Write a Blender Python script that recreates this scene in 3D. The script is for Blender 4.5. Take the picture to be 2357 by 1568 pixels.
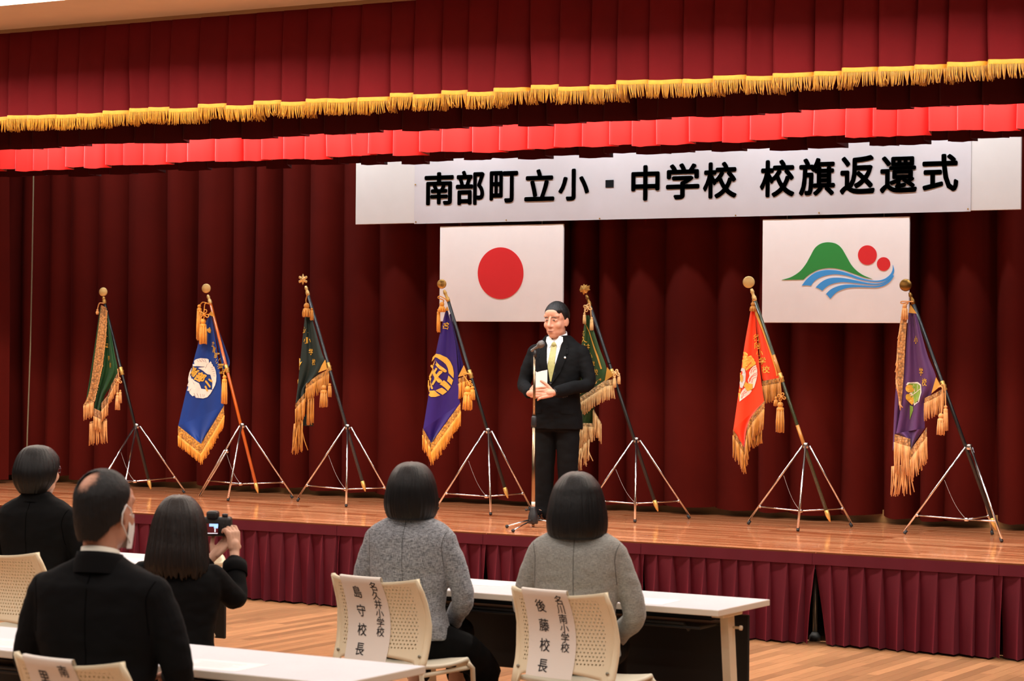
import bpy, bmesh, math, random
import numpy as np
from mathutils import Vector, Matrix, noise
from mathutils.bvhtree import BVHTree
R = random.Random(7)
SC = bpy.context.scene
COL = SC.collection
for _o in list(bpy.data.objects):
    bpy.data.objects.remove(_o)

# ------------------------------------------------------------------ camera
FPX, IW, IH = 5387.0, 2357.0, 1568.0
YAW, PITCH, ROLL = .540205, -.0013034, .0088123
CAM = np.array([8.295, -13.435, 1.85])
_f = np.array([-math.sin(YAW)*math.cos(PITCH), math.cos(YAW)*math.cos(PITCH), -math.sin(PITCH)])
_r0 = np.array([math.cos(YAW), math.sin(YAW), 0.])
_u0 = np.cross(_r0, _f)
_r = math.cos(ROLL)*_r0 + math.sin(ROLL)*_u0
_u = np.cross(_r, _f)
def _ray(px, py): return _f + _r*(px-IW/2)/FPX - _u*(py-IH/2)/FPX
def at_y(px, py, y):            # the point of the upright plane at depth y that the photo shows at (px, py)
    d = _ray(px, py); return Vector(CAM + d*((y-CAM[1])/d[1]))
def at_z(px, py, z):            # the point of the level plane at height z
    d = _ray(px, py); return Vector(CAM + d*((z-CAM[2])/d[2]))
cd = bpy.data.cameras.new('camera'); cam = bpy.data.objects.new('main_view', cd); COL.objects.link(cam)
cd.sensor_fit = 'HORIZONTAL'; cd.sensor_width = 36.; cd.lens = 36.*FPX/IW
cd.clip_start = .1; cd.clip_end = 100
cam.matrix_world = Matrix(((_r[0], _u[0], -_f[0], CAM[0]), (_r[1], _u[1], -_f[1], CAM[1]), (_r[2], _u[2], -_f[2], CAM[2]), (0, 0, 0, 1)))
cd.dof.use_dof = True; cd.dof.focus_distance = 16.4; cd.dof.aperture_fstop = 6.3
SC.camera = cam
# ------------------------------------------------------------------ view + world
vs = SC.view_settings
vs.view_transform = 'Standard'; vs.look = 'None'; vs.gamma = 1; vs.use_curve_mapping = False
vs.exposure = 0.1
wd = bpy.data.worlds.new('World'); SC.world = wd; wd.use_nodes = True
bgn = wd.node_tree.nodes['Background']; bgn.inputs[0].default_value = (1., .92, .84, 1); bgn.inputs[1].default_value = .05

# ------------------------------------------------------------------ lights of the hall
CEIL = 4.21
def area(name, loc, sx, sy, power, col, spread=180, rot=(0, 0, 0)):
    l = bpy.data.lights.new(name, 'AREA'); l.shape = 'RECTANGLE'; l.size = sx; l.size_y = sy
    l.energy = power; l.color = col; l.spread = math.radians(spread)
    o = bpy.data.objects.new(name, l); o.location = loc; o.rotation_euler = rot; COL.objects.link(o)
    return o
HALL = (1., .95, .89); WARM = (1., .90, .78); COOL = (.93, .95, 1.)
TROFF_Y = -1.25; TROFF_X = [-7.3+1.32*i for i in range(11)]
for x in TROFF_X:                                   # recessed troffers just in front of the stage
    area('troffer_light', (x, TROFF_Y, CEIL+.07), 1.05, .09, 46, WARM, 175)
for y in (-4.1, -7.0, -9.9, -12.8):                 # unseen rows added over the seats to light audience and floor
    for x in (-4.5, -.5, 3.5, 7.5):
        area('ceiling_light', (x, y, CEIL-.02), 3.2, .25, 41, HALL, 170)
for x in np.arange(-4.5, 6.0, 1.3):                 # border lights hung between the valances
    area('border_light', (x, .56, 3.84), 1.1, .1, 20, COOL, 165, (math.radians(26), 0, 0))
for x in np.arange(-5.3, 6.0, 1.3):
    area('border_light', (x, 1.47, 3.95), .75, .1, 12, COOL, 160, (math.radians(24), 0, 0))

# ------------------------------------------------------------------ helpers
def lin(c):
    c = c/255.
    return c/12.92 if c <= .04045 else ((c+.055)/1.055)**2.4
def rgb(r, g, b): return (lin(r), lin(g), lin(b), 1.)
MATS = {}
def M(name, col, rough=.6, metal=0., sheen=0., spec=.5, var=0., vscale=8., bump=0., bscale=60., stretch=None, coat=0., emit=None, emstr=0., sheentint=None, alpha=None, rand=0.):
    if name in MATS: return MATS[name]
    m = bpy.data.materials.new(name); m.use_nodes = True; nt = m.node_tree; N = nt.nodes; L = nt.links
    b = N['Principled BSDF']
    c = rgb(*col) if max(col) > 1.001 else (*col, 1)
    b.inputs['Base Color'].default_value = c; b.inputs['Roughness'].default_value = rough; b.inputs['Metallic'].default_value = metal
    b.inputs['Specular IOR Level'].default_value = spec
    b.inputs['Sheen Weight'].default_value = sheen; b.inputs['Sheen Roughness'].default_value = .4
    if sheentint: b.inputs['Sheen Tint'].default_value = rgb(*sheentint)
    b.inputs['Coat Weight'].default_value = coat; b.inputs['Coat Roughness'].default_value = .08
    if emit: b.inputs['Emission Color'].default_value = rgb(*emit); b.inputs['Emission Strength'].default_value = emstr
    tc = N.new('ShaderNodeTexCoord'); mp = N.new('ShaderNodeMapping'); L.new(tc.outputs['Object'], mp.inputs[0])
    if stretch: mp.inputs['Scale'].default_value = stretch
    if var or rand:
        nz = N.new('ShaderNodeTexNoise'); nz.inputs['Scale'].default_value = vscale; nz.inputs['Detail'].default_value = 5
        L.new(mp.outputs[0], nz.inputs['Vector'])
        mr = N.new('ShaderNodeMapRange'); mr.inputs[1].default_value = .25; mr.inputs[2].default_value = .75
        mr.inputs[3].default_value = 1-var; mr.inputs[4].default_value = 1+var
        L.new(nz.outputs[0], mr.inputs[0])
        mx = N.new('ShaderNodeVectorMath'); mx.operation = 'SCALE'; mx.inputs[0].default_value = c[:3]
        out = mr.outputs[0]
        if rand:
            oi = N.new('ShaderNodeObjectInfo'); r2 = N.new('ShaderNodeMapRange'); r2.inputs[3].default_value = 1-rand; r2.inputs[4].default_value = 1+rand
            L.new(oi.outputs['Random'], r2.inputs[0])
            mm = N.new('ShaderNodeMath'); mm.operation = 'MULTIPLY'; L.new(out, mm.inputs[0]); L.new(r2.outputs[0], mm.inputs[1]); out = mm.outputs[0]
        L.new(out, mx.inputs['Scale']); L.new(mx.outputs[0], b.inputs['Base Color'])
    if bump:
        n2 = N.new('ShaderNodeTexNoise'); n2.inputs['Scale'].default_value = bscale; n2.inputs['Detail'].default_value = 4
        L.new(mp.outputs[0], n2.inputs['Vector'])
        bp = N.new('ShaderNodeBump'); bp.inputs['Strength'].default_value = bump; bp.inputs['Distance'].default_value = .01
        L.new(n2.outputs[0], bp.inputs['Height']); L.new(bp.outputs[0], b.inputs['Normal'])
    MATS[name] = m
    return m
def P3(m): return m.node_tree.nodes['Principled BSDF']

def mesh(name, V, F, uv=None):
    me = bpy.data.meshes.new(name); me.from_pydata([tuple(v) for v in V], [], F)
    if uv is not None:
        l = me.uv_layers.new(name='UVMap')
        for lp in me.loops: l.data[lp.index].uv = uv[lp.vertex_index]
    me.update(); return me
def obj(name, me, mat=None, parent=None, smooth=True, loc=None, rot=None):
    o = bpy.data.objects.new(name, me)
    if mat is not None and me is not None and not me.materials: me.materials.append(mat)
    if me is not None and smooth:
        me.polygons.foreach_set('use_smooth', [True]*len(me.polygons))
    COL.objects.link(o)
    if parent is not None: o.parent = parent
    if loc is not None: o.location = loc
    if rot is not None: o.rotation_euler = rot
    return o
def thing(name, label, cat, loc=(0, 0, 0), rz=0, group=None):
    o = bpy.data.objects.new(name, None); o.empty_display_size = .1; COL.objects.link(o)
    o.location = loc; o.rotation_euler = (0, 0, rz); o['label'] = label; o['category'] = cat
    if group: o['group'] = group
    return o
def tag(o, label, cat, group=None):
    o['label'] = label; o['category'] = cat
    if group: o['group'] = group
    return o
def struct(o): o['kind'] = 'structure'; return o
def stuff(o): o['kind'] = 'stuff'; return o

class MB:                       # gathers shapes into one mesh
    def __init__(s): s.V = []; s.F = []
    def add(s, V, F):
        n = len(s.V); s.V += [tuple(v) for v in V]; s.F += [tuple(i+n for i in f) for f in F]; return s
    def box(s, c, d, rot=None):
        v = [Vector((x*d[0]/2, y*d[1]/2, z*d[2]/2)) for x in (-1, 1) for y in (-1, 1) for z in (-1, 1)]
        if rot is not None: v = [rot @ q for q in v]
        v = [q+Vector(c) for q in v]
        return s.add(v, [(0, 1, 3, 2), (4, 6, 7, 5), (0, 4, 5, 1), (2, 3, 7, 6), (0, 2, 6, 4), (1, 5, 7, 3)])
    def bbox(s, c, d, b=.005, rot=None):      # bevelled box
        bm = bmesh.new(); bmesh.ops.create_cube(bm, size=1.)
        bmesh.ops.scale(bm, vec=d, verts=bm.verts)
        bmesh.ops.bevel(bm, geom=bm.edges[:], offset=b, segments=2, affect='EDGES', profile=.5)
        if rot is not None: bmesh.ops.transform(bm, matrix=rot.to_4x4(), verts=bm.verts)
        bmesh.ops.translate(bm, vec=c, verts=bm.verts)
        bm.verts.index_update()
        s.add([v.co.copy() for v in bm.verts], [[v.index for v in f.verts] for f in bm.faces]); bm.free(); return s
    def tube(s, pts, rad, n=8, cap=True, flat=None, closed=False):
        pts = [Vector(p) for p in pts]; m = len(pts)
        if not hasattr(rad, '__len__'): rad = [rad]*m
        V = []; F = []; up = None
        for i, p in enumerate(pts):
            t = (pts[min(i+1, m-1)]-pts[max(i-1, 0)])
            if closed: t = pts[(i+1) % m]-pts[i-1]
            if t.length < 1e-9: t = Vector((0, 0, 1))
            t.normalize()
            if up is None:
                up = Vector((0, 0, 1)) if abs(t.z) < .9 else Vector((1, 0, 0))
            a = t.cross(up); 
            if a.length < 1e-6: a = t.orthogonal()
            a.normalize(); b = a.cross(t).normalized(); up = b
            ff = flat if flat else 1.
            for k in range(n):
                w = 2*math.pi*k/n
                V.append(p + a*math.cos(w)*rad[i] + b*math.sin(w)*rad[i]*ff)
        for i in range(m-1 if not closed else m):
            j = (i+1) % m
            for k in range(n):
                F.append((i*n+k, i*n+(k+1) % n, j*n+(k+1) % n, j*n+k))
        if cap and not closed:
            F.append(tuple(range(n))[::-1]); F.append(tuple((m-1)*n+k for k in range(n)))
        return s.add(V, F)
    def lathe(s, prof, n=24, c=(0, 0, 0), axis=None):    # profile of (radius, height)
        V = []; F = []
        q = Vector((0, 0, 1)).rotation_difference(Vector(axis)) if axis is not None else None
        for r, h in prof:
            for k in range(n):
                w = 2*math.pi*k/n; v = Vector((r*math.cos(w), r*math.sin(w), h))
                if q: v = q @ v
                V.append(v+Vector(c))
        for i in range(len(prof)-1):
            for k in range(n): F.append((i*n+k, i*n+(k+1) % n, (i+1)*n+(k+1) % n, (i+1)*n+k))
        F.append(tuple(range(n))[::-1]); F.append(tuple((len(prof)-1)*n+k for k in range(n)))
        return s.add(V, F)
    def grid(s, rows):          # rows of points
        n = len(rows[0]); V = [p for r in rows for p in r]
        F = [(i*n+j, i*n+j+1, (i+1)*n+j+1, (i+1)*n+j) for i in range(len(rows)-1) for j in range(n-1)]
        return s.add(V, F)
    def sphere(s, c, r, n=16, m=10):
        r = (r, r, r) if not hasattr(r, '__len__') else r
        prof = [(math.sin(math.pi*i/m), -math.cos(math.pi*i/m)) for i in range(m+1)]
        V = []; F = []
        for a, h in prof:
            for k in range(n): V.append((c[0]+r[0]*a*math.cos(2*math.pi*k/n), c[1]+r[1]*a*math.sin(2*math.pi*k/n), c[2]+r[2]*h))
        for i in range(m):
            for k in range(n): F.append((i*n+k, i*n+(k+1) % n, (i+1)*n+(k+1) % n, (i+1)*n+k))
        return s.add(V, F)
    def prism(s, poly, th, frame):  # poly 2-D outline, frame(u, v, w) -> point
        n = len(poly)
        V = [frame(u, v, 0) for u, v in poly]+[frame(u, v, th) for u, v in poly]
        F = [tuple(range(n)), tuple(range(2*n-1, n-1, -1))]+[(i, i+n, (i+1) % n+n, (i+1) % n) for i in range(n)]
        return s.add(V, F)
    def me(s, name): return mesh(name, s.V, s.F)
    def build(s, name, mat, parent=None, smooth=False, loc=None): return obj(name, s.me(name), mat, parent, smooth, loc)

_txt = None
def text_verts(body, size=1., bold=0.):
    """flat outline mesh of a string: vertices (x, y) and faces"""
    c = bpy.data.curves.new('t', 'FONT'); c.body = body; c.size = size; c.offset = bold; c.resolution_u = 3
    o = bpy.data.objects.new('t', c); COL.objects.link(o)
    dg = bpy.context.evaluated_depsgraph_get(); dg.update()
    m = bpy.data.meshes.new_from_object(o.evaluated_get(dg))
    V = [(v.co.x, v.co.y) for v in m.vertices]; F = [tuple(p.vertices) for p in m.polygons]
    bpy.data.objects.remove(o); bpy.data.curves.remove(c); bpy.data.meshes.remove(m)
    return V, F
# ================================================================== the setting
HS = .572                                           # stage height
velvet = M('velvet_maroon', (92, 15, 20), .85, sheen=.12, spec=.1, var=.12, vscale=3, bump=.15, bscale=300, sheentint=(200, 60, 60))
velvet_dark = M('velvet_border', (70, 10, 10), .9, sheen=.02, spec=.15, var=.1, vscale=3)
velvet_back = M('velvet_backdrop', (76, 13, 6), .88, sheen=.05, spec=.1, var=.12, vscale=2.5, sheentint=(190, 60, 50))
red_cloth = M('red_border_cloth', (228, 40, 32), .75, sheen=.2, spec=.25, var=.05)
skirt_m = M('skirt_velvet', (80, 14, 28), .75, sheen=.35, spec=.2, var=.1, vscale=4, sheentint=(220, 80, 100))
gold = M('gold_fringe', (204, 142, 32), .6, sheen=.3, spec=.4, var=.15, vscale=30)

# floor with separate planks ------------------------------------------------
sub_m = M('floor_joints', (120, 76, 46), .6)
MB().box((0, -6, -.011), (26, 22, .02)).build('x', sub_m)
bpy.data.objects['x'].name = 'floor'; floor = struct(bpy.data.objects['floor'])
plank_m = M('floor_plank', (182, 134, 94), .32, spec=.5, var=.10, vscale=6, stretch=(14, 1.2, 14), rand=.30, bump=.05, bscale=40, coat=.25)
PW, PL = .075, .9
def plank_mesh(nm):
    b = MB(); b.bbox((0, 0, 0), (PW-.0012, PL-.0012, .02), .0006); return b.me(nm)
pm = mesh('plank', *[(lambda q: (q.V, q.F))(MB().box((0, 0, 0), (PW-.0014, PL-.0014, .02)))][0])
def _proj(P):
    v = np.array(P)-CAM; d = v@_f; return IW/2+FPX*(v@_r)/d, IH/2-FPX*(v@_u)/d
cells = []
for i in range(int(22/PW)):
    x = -9+PW*(i+.5); off = R.random()*PL
    for j in range(22):
        y = -14+off+PL*(j-.5)
        if y-PL/2 > 2.6 or y+PL/2 < -14.5: continue
        cells.append((x, y))
def seen(c):
    px, py = _proj((c[0], c[1], 0))
    if c[1] > -.2: return 0
    hit = (1490 < py < 1600 and 1450 < px < 2400) or (1465 < py <= 1490 and 1760 < px < 2200) or (500 < px < 790 and 1375 < py < 1500) or (1040 < px < 1250 and 1430 < py < 1580) or (1460 < px < 1800 and 1470 < py < 1580)
    return py if hit else 0
cells.sort(key=lambda c: -seen(c))
for c in cells[:300]:
    p = obj('plank', pm, plank_m, floor, False, (c[0], c[1], -.0095+R.uniform(0, .0004)))
rest = MB()
rest_m = M('floor_plank_rest', (182, 134, 94), .32, spec=.5, var=.2, vscale=6, stretch=(14, 1.2, 14), coat=.25)
for c in cells[300:]: rest.box((c[0], c[1], -.0095), (PW-.0014, PL-.0014, .02))
stuff(rest.build('plank_field', rest_m, floor))

# stage platforms ------------------------------------------------------------
def stage_mat():
    m = M('stage_wood', (190, 112, 70), .16, spec=.5, coat=.35)
    nt = m.node_tree; N = nt.nodes; L = nt.links; b = P3(m)
    tc = N.new('ShaderNodeTexCoord'); mp = N.new('ShaderNodeMapping'); L.new(tc.outputs['Object'], mp.inputs[0])
    br = N.new('ShaderNodeTexBrick'); br.inputs['Scale'].default_value = 1; br.inputs['Brick Width'].default_value = .9; br.inputs['Row Height'].default_value = .066
    br.inputs['Mortar Size'].default_value = .0008; br.offset = .37
    br.inputs['Color1'].default_value = rgb(234, 160, 112); br.inputs['Color2'].default_value = rgb(180, 100, 60); br.inputs['Mortar'].default_value = rgb(120, 66, 38)
    L.new(mp.outputs[0], br.inputs['Vector'])
    n = N.new('ShaderNodeTexNoise'); m2 = N.new('ShaderNodeMapping'); m2.inputs['Scale'].default_value = (1.1, 22, 1); L.new(tc.outputs['Object'], m2.inputs[0]); L.new(m2.outputs[0], n.inputs['Vector']); n.inputs['Scale'].default_value = 1.6; n.inputs['Detail'].default_value = 6
    mr = N.new('ShaderNodeMapRange'); mr.inputs[1].default_value = .3; mr.inputs[2].default_value = .7; mr.inputs[3].default_value = .66; mr.inputs[4].default_value = 1.26; L.new(n.outputs[0], mr.inputs[0])
    sc = N.new('ShaderNodeVectorMath'); sc.operation = 'SCALE'; L.new(br.outputs[0], sc.inputs[0]); L.new(mr.outputs[0], sc.inputs['Scale']); L.new(sc.outputs[0], b.inputs['Base Color'])
    n3 = N.new('ShaderNodeTexNoise'); n3.inputs['Scale'].default_value = 5; L.new(m2.outputs[0], n3.inputs['Vector'])
    bp = N.new('ShaderNodeBump'); bp.inputs['Strength'].default_value = .03; bp.inputs['Distance'].default_value = .001; L.new(n3.outputs[0], bp.inputs['Height']); L.new(bp.outputs[0], b.inputs['Normal'])
    return m
stage_m = stage_mat(); steel_grey = M('stage_leg_steel', (150, 148, 140), .35, .8); rubber = M('black_rubber', (22, 22, 23), .6); dark_fr = M('stage_frame_black', (14, 13, 13), .7)
for i, x in enumerate(np.arange(-9.55, 6.9, 2.4)):
    t = thing('stage_platform', 'glossy wood topped stage platform behind a maroon skirt', 'stage platform', (float(x), 0, 0), 0, 'platforms that make up the stage')
    MB().box((1.2, 1.295, HS-.02), (2.397, 2.59, .04)).build('deck', stage_m, t)
    MB().box((1.2, 1.295, HS-.075), (2.38, 2.55, .066)).build('frame', dark_fr, t)
    for lx in (.07, 1.2, 2.33):
        for ly in (.16, 1.30, 2.48):
            lg = MB().tube([(lx, ly, .03), (lx, ly, HS-.11)], .016, 10).build('leg', steel_grey, t, True)
            MB().lathe([(.038, .0), (.036, .03), (.02, .055)], 14, (lx, ly, 0)).build('foot', rubber, lg, True)

# walls, ceiling ------------------------------------------------------------
beige = M('beige_wall', (196, 160, 116), .7, var=.05)
ceil_m = M('ceiling_plaster', (206, 188, 168), .85, var=.04, vscale=3, bump=.1, bscale=400)
struct(MB().box((-1.2, 2.67, 2.4), (17, .1, 4.8)).build('wall_back', beige))
struct(MB().box((-9.6, 1.4, 2.4), (.1, 2.8, 4.8)).build('wall_left', M('stage_side', (60, 40, 34), .8)))
struct(MB().box((7.2, 1.4, 2.4), (.1, 2.8, 4.8)).build('wall_right', M('stage_side', (60, 40, 34), .8)))
struct(MB().box((-1.2, 1.4, 4.85), (17, 3.0, .1)).build('ceiling_stage', M('stage_loft', (40, 34, 32), .9)))
struct(MB().box((-1.2, .0, 4.66), (17, .1, .72)).build('wall_header', ceil_m))  # unseen box added above the valance to block light leaking from the world
cb = MB()
SLOT = [(TROFF_Y-.15, TROFF_Y+.15)]
cb.box((0, (-16+SLOT[0][0])/2, CEIL+.05), (28, SLOT[0][0]+16, .1))
cb.box((0, (SLOT[0][1]-.1)/2, CEIL+.05), (28, abs(-.1-SLOT[0][1]), .1))
xs = sorted(TROFF_X); pieces = [(-14, xs[0]-.62)]+[(a+.62, b-.62) for a, b in zip(xs, xs[1:])]+[(xs[-1]+.62, 14)]
for a, b in pieces: cb.box(((a+b)/2, TROFF_Y, CEIL+.05), (b-a, .3, .1))
cb.box((0, -7.5, CEIL+.14), (28, 17, .08))
struct(cb.build('ceiling', ceil_m))
struct(MB().box((0, -.115, CEIL-.012), (28, .03, .026)).build('trim_1', M('cornice_trim', (150, 118, 86), .6)))
struct(MB().box((-1.2, 2.607, HS+.045), (17, .025, .09)).build('baseboard_back', M('baseboard_wood', (186, 142, 88), .5)))
lampw = M('lamp_white', (250, 250, 245), .5, emit=(255, 250, 240), emstr=9.)
trof_m = M('reflector_white', (238, 236, 230), .4, emit=(255, 248, 236), emstr=1.6)
for x in TROFF_X:
    t = thing('ceiling_light', 'recessed fluorescent strip light in the ceiling before the stage', 'ceiling light', (x, TROFF_Y, CEIL), 0, 'strip lights along the stage front')
    MB().box((0, 0, .096), (1.22, .29, .006)).build('reflector', trof_m, t)
    MB().tube([(-.56, -.09, .072), (.56, -.09, .072)], .014, 10).build('tube', lampw, t, True)
    MB().tube([(-.56, .09, .072), (.56, .09, .072)], .014, 10).build('tube', lampw, t, True)
for y in (-4.1, -7.0, -9.9, -12.8):  # unseen fittings added to go with the lights over the seats
    for x in (-4.5, -.5, 3.5, 7.5):
        t = thing('ceiling_light', 'surface mounted fluorescent fitting on the hall ceiling', 'ceiling light', (x, y, CEIL), 0, 'light fittings over the seats')
        MB().bbox((0, 0, -.005), (3.3, .3, .01), .002).build('housing', M('reflector_body', (230, 228, 222), .4), t)

# pleated cloth -------------------------------------------------------------
def pleats(name, x0, x1, zt, zb, y, wr, amp, mat, rows=8, ramp=1, topamp=.5, hem=.012, wob=.02, seed=1, sag=0., lap=.012, header=0., flare=1., gather=0.):
    """knife-pleated cloth from x0 to x1; returns the object and its hem points"""
    q = random.Random(seed); cols = []
    x = x0; S = (0, .06, .16, .34, .55, .76, .9, .97, 1)
    while x < x1:
        w = q.uniform(*wr); w = min(w, x1-x+.02); hz = q.uniform(-hem, hem); am = amp*q.uniform(.7, 1.3); wb = q.uniform(-wob, wob)*2; wb *= 0 if (x < x0+.02 or x+w > x1-.02) else 1; cv = q.uniform(-.35, .35); ph = q.uniform(0, 6.3)
        for s in S:
            if ramp == 0:       # soft rolls, deep valleys between them
                p = .62*(.5+.5*math.cos(2*math.pi*s))+.38*(1-s); edge = .75*math.exp(-((1-s)/.10)**2)+.25*math.exp(-(s/.07)**2)
            elif ramp > 0:      # knife pleats with a dark groove at each lap
                p = .6*s+.05*math.sin(2*math.pi*s); edge = .75*math.exp(-((1-s)/.08)**2)+.2*math.exp(-(s/.05)**2)
            else:
                p = 1-s; p = p+.10*math.sin(2*math.pi*p); edge = -.10*math.exp(-((s-1)/.1)**2)
            cols.append((x+s*(w+lap), (p+edge+cv*s*(1-s))*am, hz-sag*math.sin(math.pi*s)*q.uniform(.4, 1), wb, ph, s))
        x += w
    V = []; nr = rows+1
    for r in range(nr):
        v = r/rows
        for (cx, off, hz, wb, ph, s) in cols:
            a = topamp+(1-topamp)*min(1, v*1.6)
            if header and (zt-zb)*v < header: a = topamp
            a *= 1+(flare-1)*v
            xx = cx+wb*v*(.6+.4*math.sin(ph+3*v))
            g = gather*math.sin(ph+v*5)*math.sin(math.pi*s)
            V.append((xx, y+(off-.5*amp)*a+g, zt+(zb-zt)*v+hz*v*v))
    n = len(cols)
    F = [(i*n+j, (i+1)*n+j, (i+1)*n+j+1, i*n+j+1) for i in range(rows) for j in range(n-1)]
    o = obj(name, mesh(name, V, F), mat)
    return o, V[-n:]
def strands(path, length, spacing, rad, tilt=.15, seed=3, droop=None, n=3, seg=3, jit=.08):
    """thin cords hanging from a path"""
    q = random.Random(seed); b = MB(); path = [Vector(p) for p in path]; acc = 0.; tl = 0.
    for a, c in zip(path, path[1:]):
        d = (c-a).length
        if d < 1e-6: continue
        while acc < d:
            p = a.lerp(c, acc/d); L = length*q.uniform(1-jit, 1+jit)
            if q.random() < .06: tl = q.uniform(-tilt, tilt)
            t = q.gauss(tl*.5, tilt*.5); pts = []; w2 = q.gauss(0, tilt*.35)
            for k in range(seg+1):
                f = k/seg
                pts.append((p.x+t*L*f*f, p.y+w2*L*f, p.z-L*f*math.sqrt(max(.2, 1-min(.8, t*t)))))
            b.tube(pts, [rad*(1-.25*k/seg) for k in range(seg+1)], n)
            acc += spacing
        acc -= d
    return b

v1, hem1 = pleats('valance', -7.6, 6.6, CEIL-.01, 3.535, -.1, (.19, .27), .10, velvet, rows=10, seed=11, hem=.012, sag=.006, wob=.012, topamp=.35)
tag(v1, 'maroon velvet stage valance edged with gold fringe under the ceiling', 'valance')
hp = [(p[0], p[1]-.006, p[2]) for p in hem1]
band = MB().grid([[(x, y, z+.012) for x, y, z in hp], [(x, y-.004, z+.004) for x, y, z in hp], [(x, y-.004, z-.016) for x, y, z in hp]]).build('fringe_tape', gold, v1, True)
stuff(strands([(x, y-.002, z-.010) for x, y, z in hp], .092, .0085, .0042, .22, 5).build('fringe_strands', gold, v1, True))
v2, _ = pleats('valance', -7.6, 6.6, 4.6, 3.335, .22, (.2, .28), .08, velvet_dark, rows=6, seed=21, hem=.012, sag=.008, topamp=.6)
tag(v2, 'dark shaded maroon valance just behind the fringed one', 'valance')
v3, h3 = pleats('valance', -6.0, 6.6, 4.5, 3.232, .84, (.17, .26), .075, red_cloth, rows=6, seed=31, hem=.014, sag=.010, topamp=.6, gather=.01)
tag(v3, 'bright red pleated border strip lit by the stage lights', 'valance')
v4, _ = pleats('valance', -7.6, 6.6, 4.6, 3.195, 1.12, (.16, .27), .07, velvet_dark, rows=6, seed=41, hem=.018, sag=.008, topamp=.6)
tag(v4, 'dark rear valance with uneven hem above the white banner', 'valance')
bd, _ = pleats('stage_curtain', -7.3, 6.4, 4.55, HS+.055, 2.40, (.22, .42), .19, velvet_back, rows=16, ramp=0, seed=52, hem=.012, sag=.012, wob=.03, topamp=.85, lap=.05, gather=.02)
tag(bd, 'full width dark red pleated backdrop curtain behind the flags', 'curtain')
wg, _ = pleats('wing_curtain', -7.6, -6.25, 4.5, HS+.03, 1.98, (.16, .3), .12, velvet_back, rows=10, ramp=0, seed=61, hem=.01, wob=.02, lap=.03)
tag(wg, 'narrow dark red wing curtain at the end of the backdrop', 'curtain')
rp = [Vector((at_y(78, 330, 2.02).x, 2.02, 4.8)), at_y(78, 330, 2.02), at_y(77, 420, 2.02), at_y(74, 600, 2.02), at_y(70, 800, 2.02), at_y(63, 1000, 2.02), at_z(60, 1118, HS)]
tag(MB().tube(rp, .006, 6).build('curtain_rope', M('rope_grey', (120, 110, 84), .8), None, True), 'thin pale cord hanging in front of the backdrop', 'cord')

# stage skirts, one per 1.2 m -------------------------------------------------
edges = [2.452+1.197*k for k in range(-9, 4)]
for i, (a, b) in enumerate(zip(edges, edges[1:])):
    gapL = .002; gapR = .002
    o, hm = pleats('stage_skirt', a+gapL, b-gapR, HS-.005, .012, -.045, (.105, .128), .046, skirt_m, rows=9, ramp=-1, seed=100+i, hem=.004, wob=.007, topamp=.22, flare=2.1, header=.075, lap=.004, gather=.006)
    if abs(a-2.452) < .01:      # the panel that hangs open beside the gap
        for v in o.data.vertices:
            t = max(0, (HS-v.co.z)/HS); k = max(0, 1-(v.co.x-a)/.25); v.co.x += .07*t*k
    if abs(b-2.452) < .01:
        for v in o.data.vertices:
            t = max(0, (HS-v.co.z)/HS); k = max(0, 1-(b-v.co.x)/.25); v.co.x -= .035*t*k
    tag(o, {0: 'maroon skirt panel pulled open beside the dark gap with a stage leg', 1: 'maroon skirt panel whose edge hangs straight at the dark gap'}.get(0 if abs(a-2.452) < .01 else 1 if abs(b-2.452) < .01 else 2, 'pleated maroon skirt panel hung along the stage front'), 'stage skirt', 'skirt panels along the stage')
    bb = MB().grid([[(a+gapL+(b-a-gapL-gapR)*t, -.045-.010-.003*math.sin(t*40), HS-.004) for t in np.linspace(0, 1, 24)], [(a+gapL+(b-a-gapL-gapR)*t, -.045-.013-.003*math.sin(t*40+1), HS-.072) for t in np.linspace(0, 1, 24)]])
    bb.build('header_band', skirt_m, o, True)

# banner and the two panels ---------------------------------------------------
BY = 2.13
panel_w = M('white_panel', (250, 248, 245), .5, spec=.3, var=.02)
board_w = M('white_board', (208, 205, 200), .5, spec=.3, var=.02)
paper_w = M('banner_paper', (200, 197, 199), .6, spec=.3, var=.03, vscale=5, bump=.25, bscale=6)
ink = M('black_ink', (20, 22, 24), .7, spec=.1)
def bold_text(ch, r):      # heavy strokes: the outline laid over itself a stroke's breadth around
    V0, F0 = text_verts(ch); V = []; F = []
    for k in range(8):
        n = len(V); V += [(x+r*math.cos(k*math.pi/4), y+r*math.sin(k*math.pi/4)) for x, y in V0]; F += [tuple(i+n for i in f) for f in F0]
    return V, F
def plate(name, x0, x1, z0, z1, y, th, mat, parent=None):
    return MB().bbox(((x0+x1)/2, y+th/2, (z0+z1)/2), (x1-x0, th, z1-z0), .003).build(name, mat, parent)
pA = at_y(818, 517, BY); pB = at_y(2349, 483, BY)
ban = thing('banner_board', 'long white hanging board with large black Japanese lettering', 'banner', ((pA.x+pB.x)/2, BY, pA.z))
cxb = (pA.x+pB.x)/2
plate('board', pA.x-cxb, pB.x-cxb, 0, .62, 0, .02, board_w, ban)
qa = at_y(953, 516, BY-.008).x-cxb; qb = at_y(2234, 488, BY-.008).x-cxb
rowsP = []
for k in range(9):
    z = .0+.60*k/8
    rowsP.append([(qa+(qb-qa)*t, -.006-.004*noise.noise(Vector((t*14, k*.35, 3.))), z-.006) for t in np.linspace(0, 1, 90)])
pap = MB().grid(rowsP).build('paper_sheet', paper_w, ban, True)
CH = '南部町立小・中学校 校旗返還式'
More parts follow.
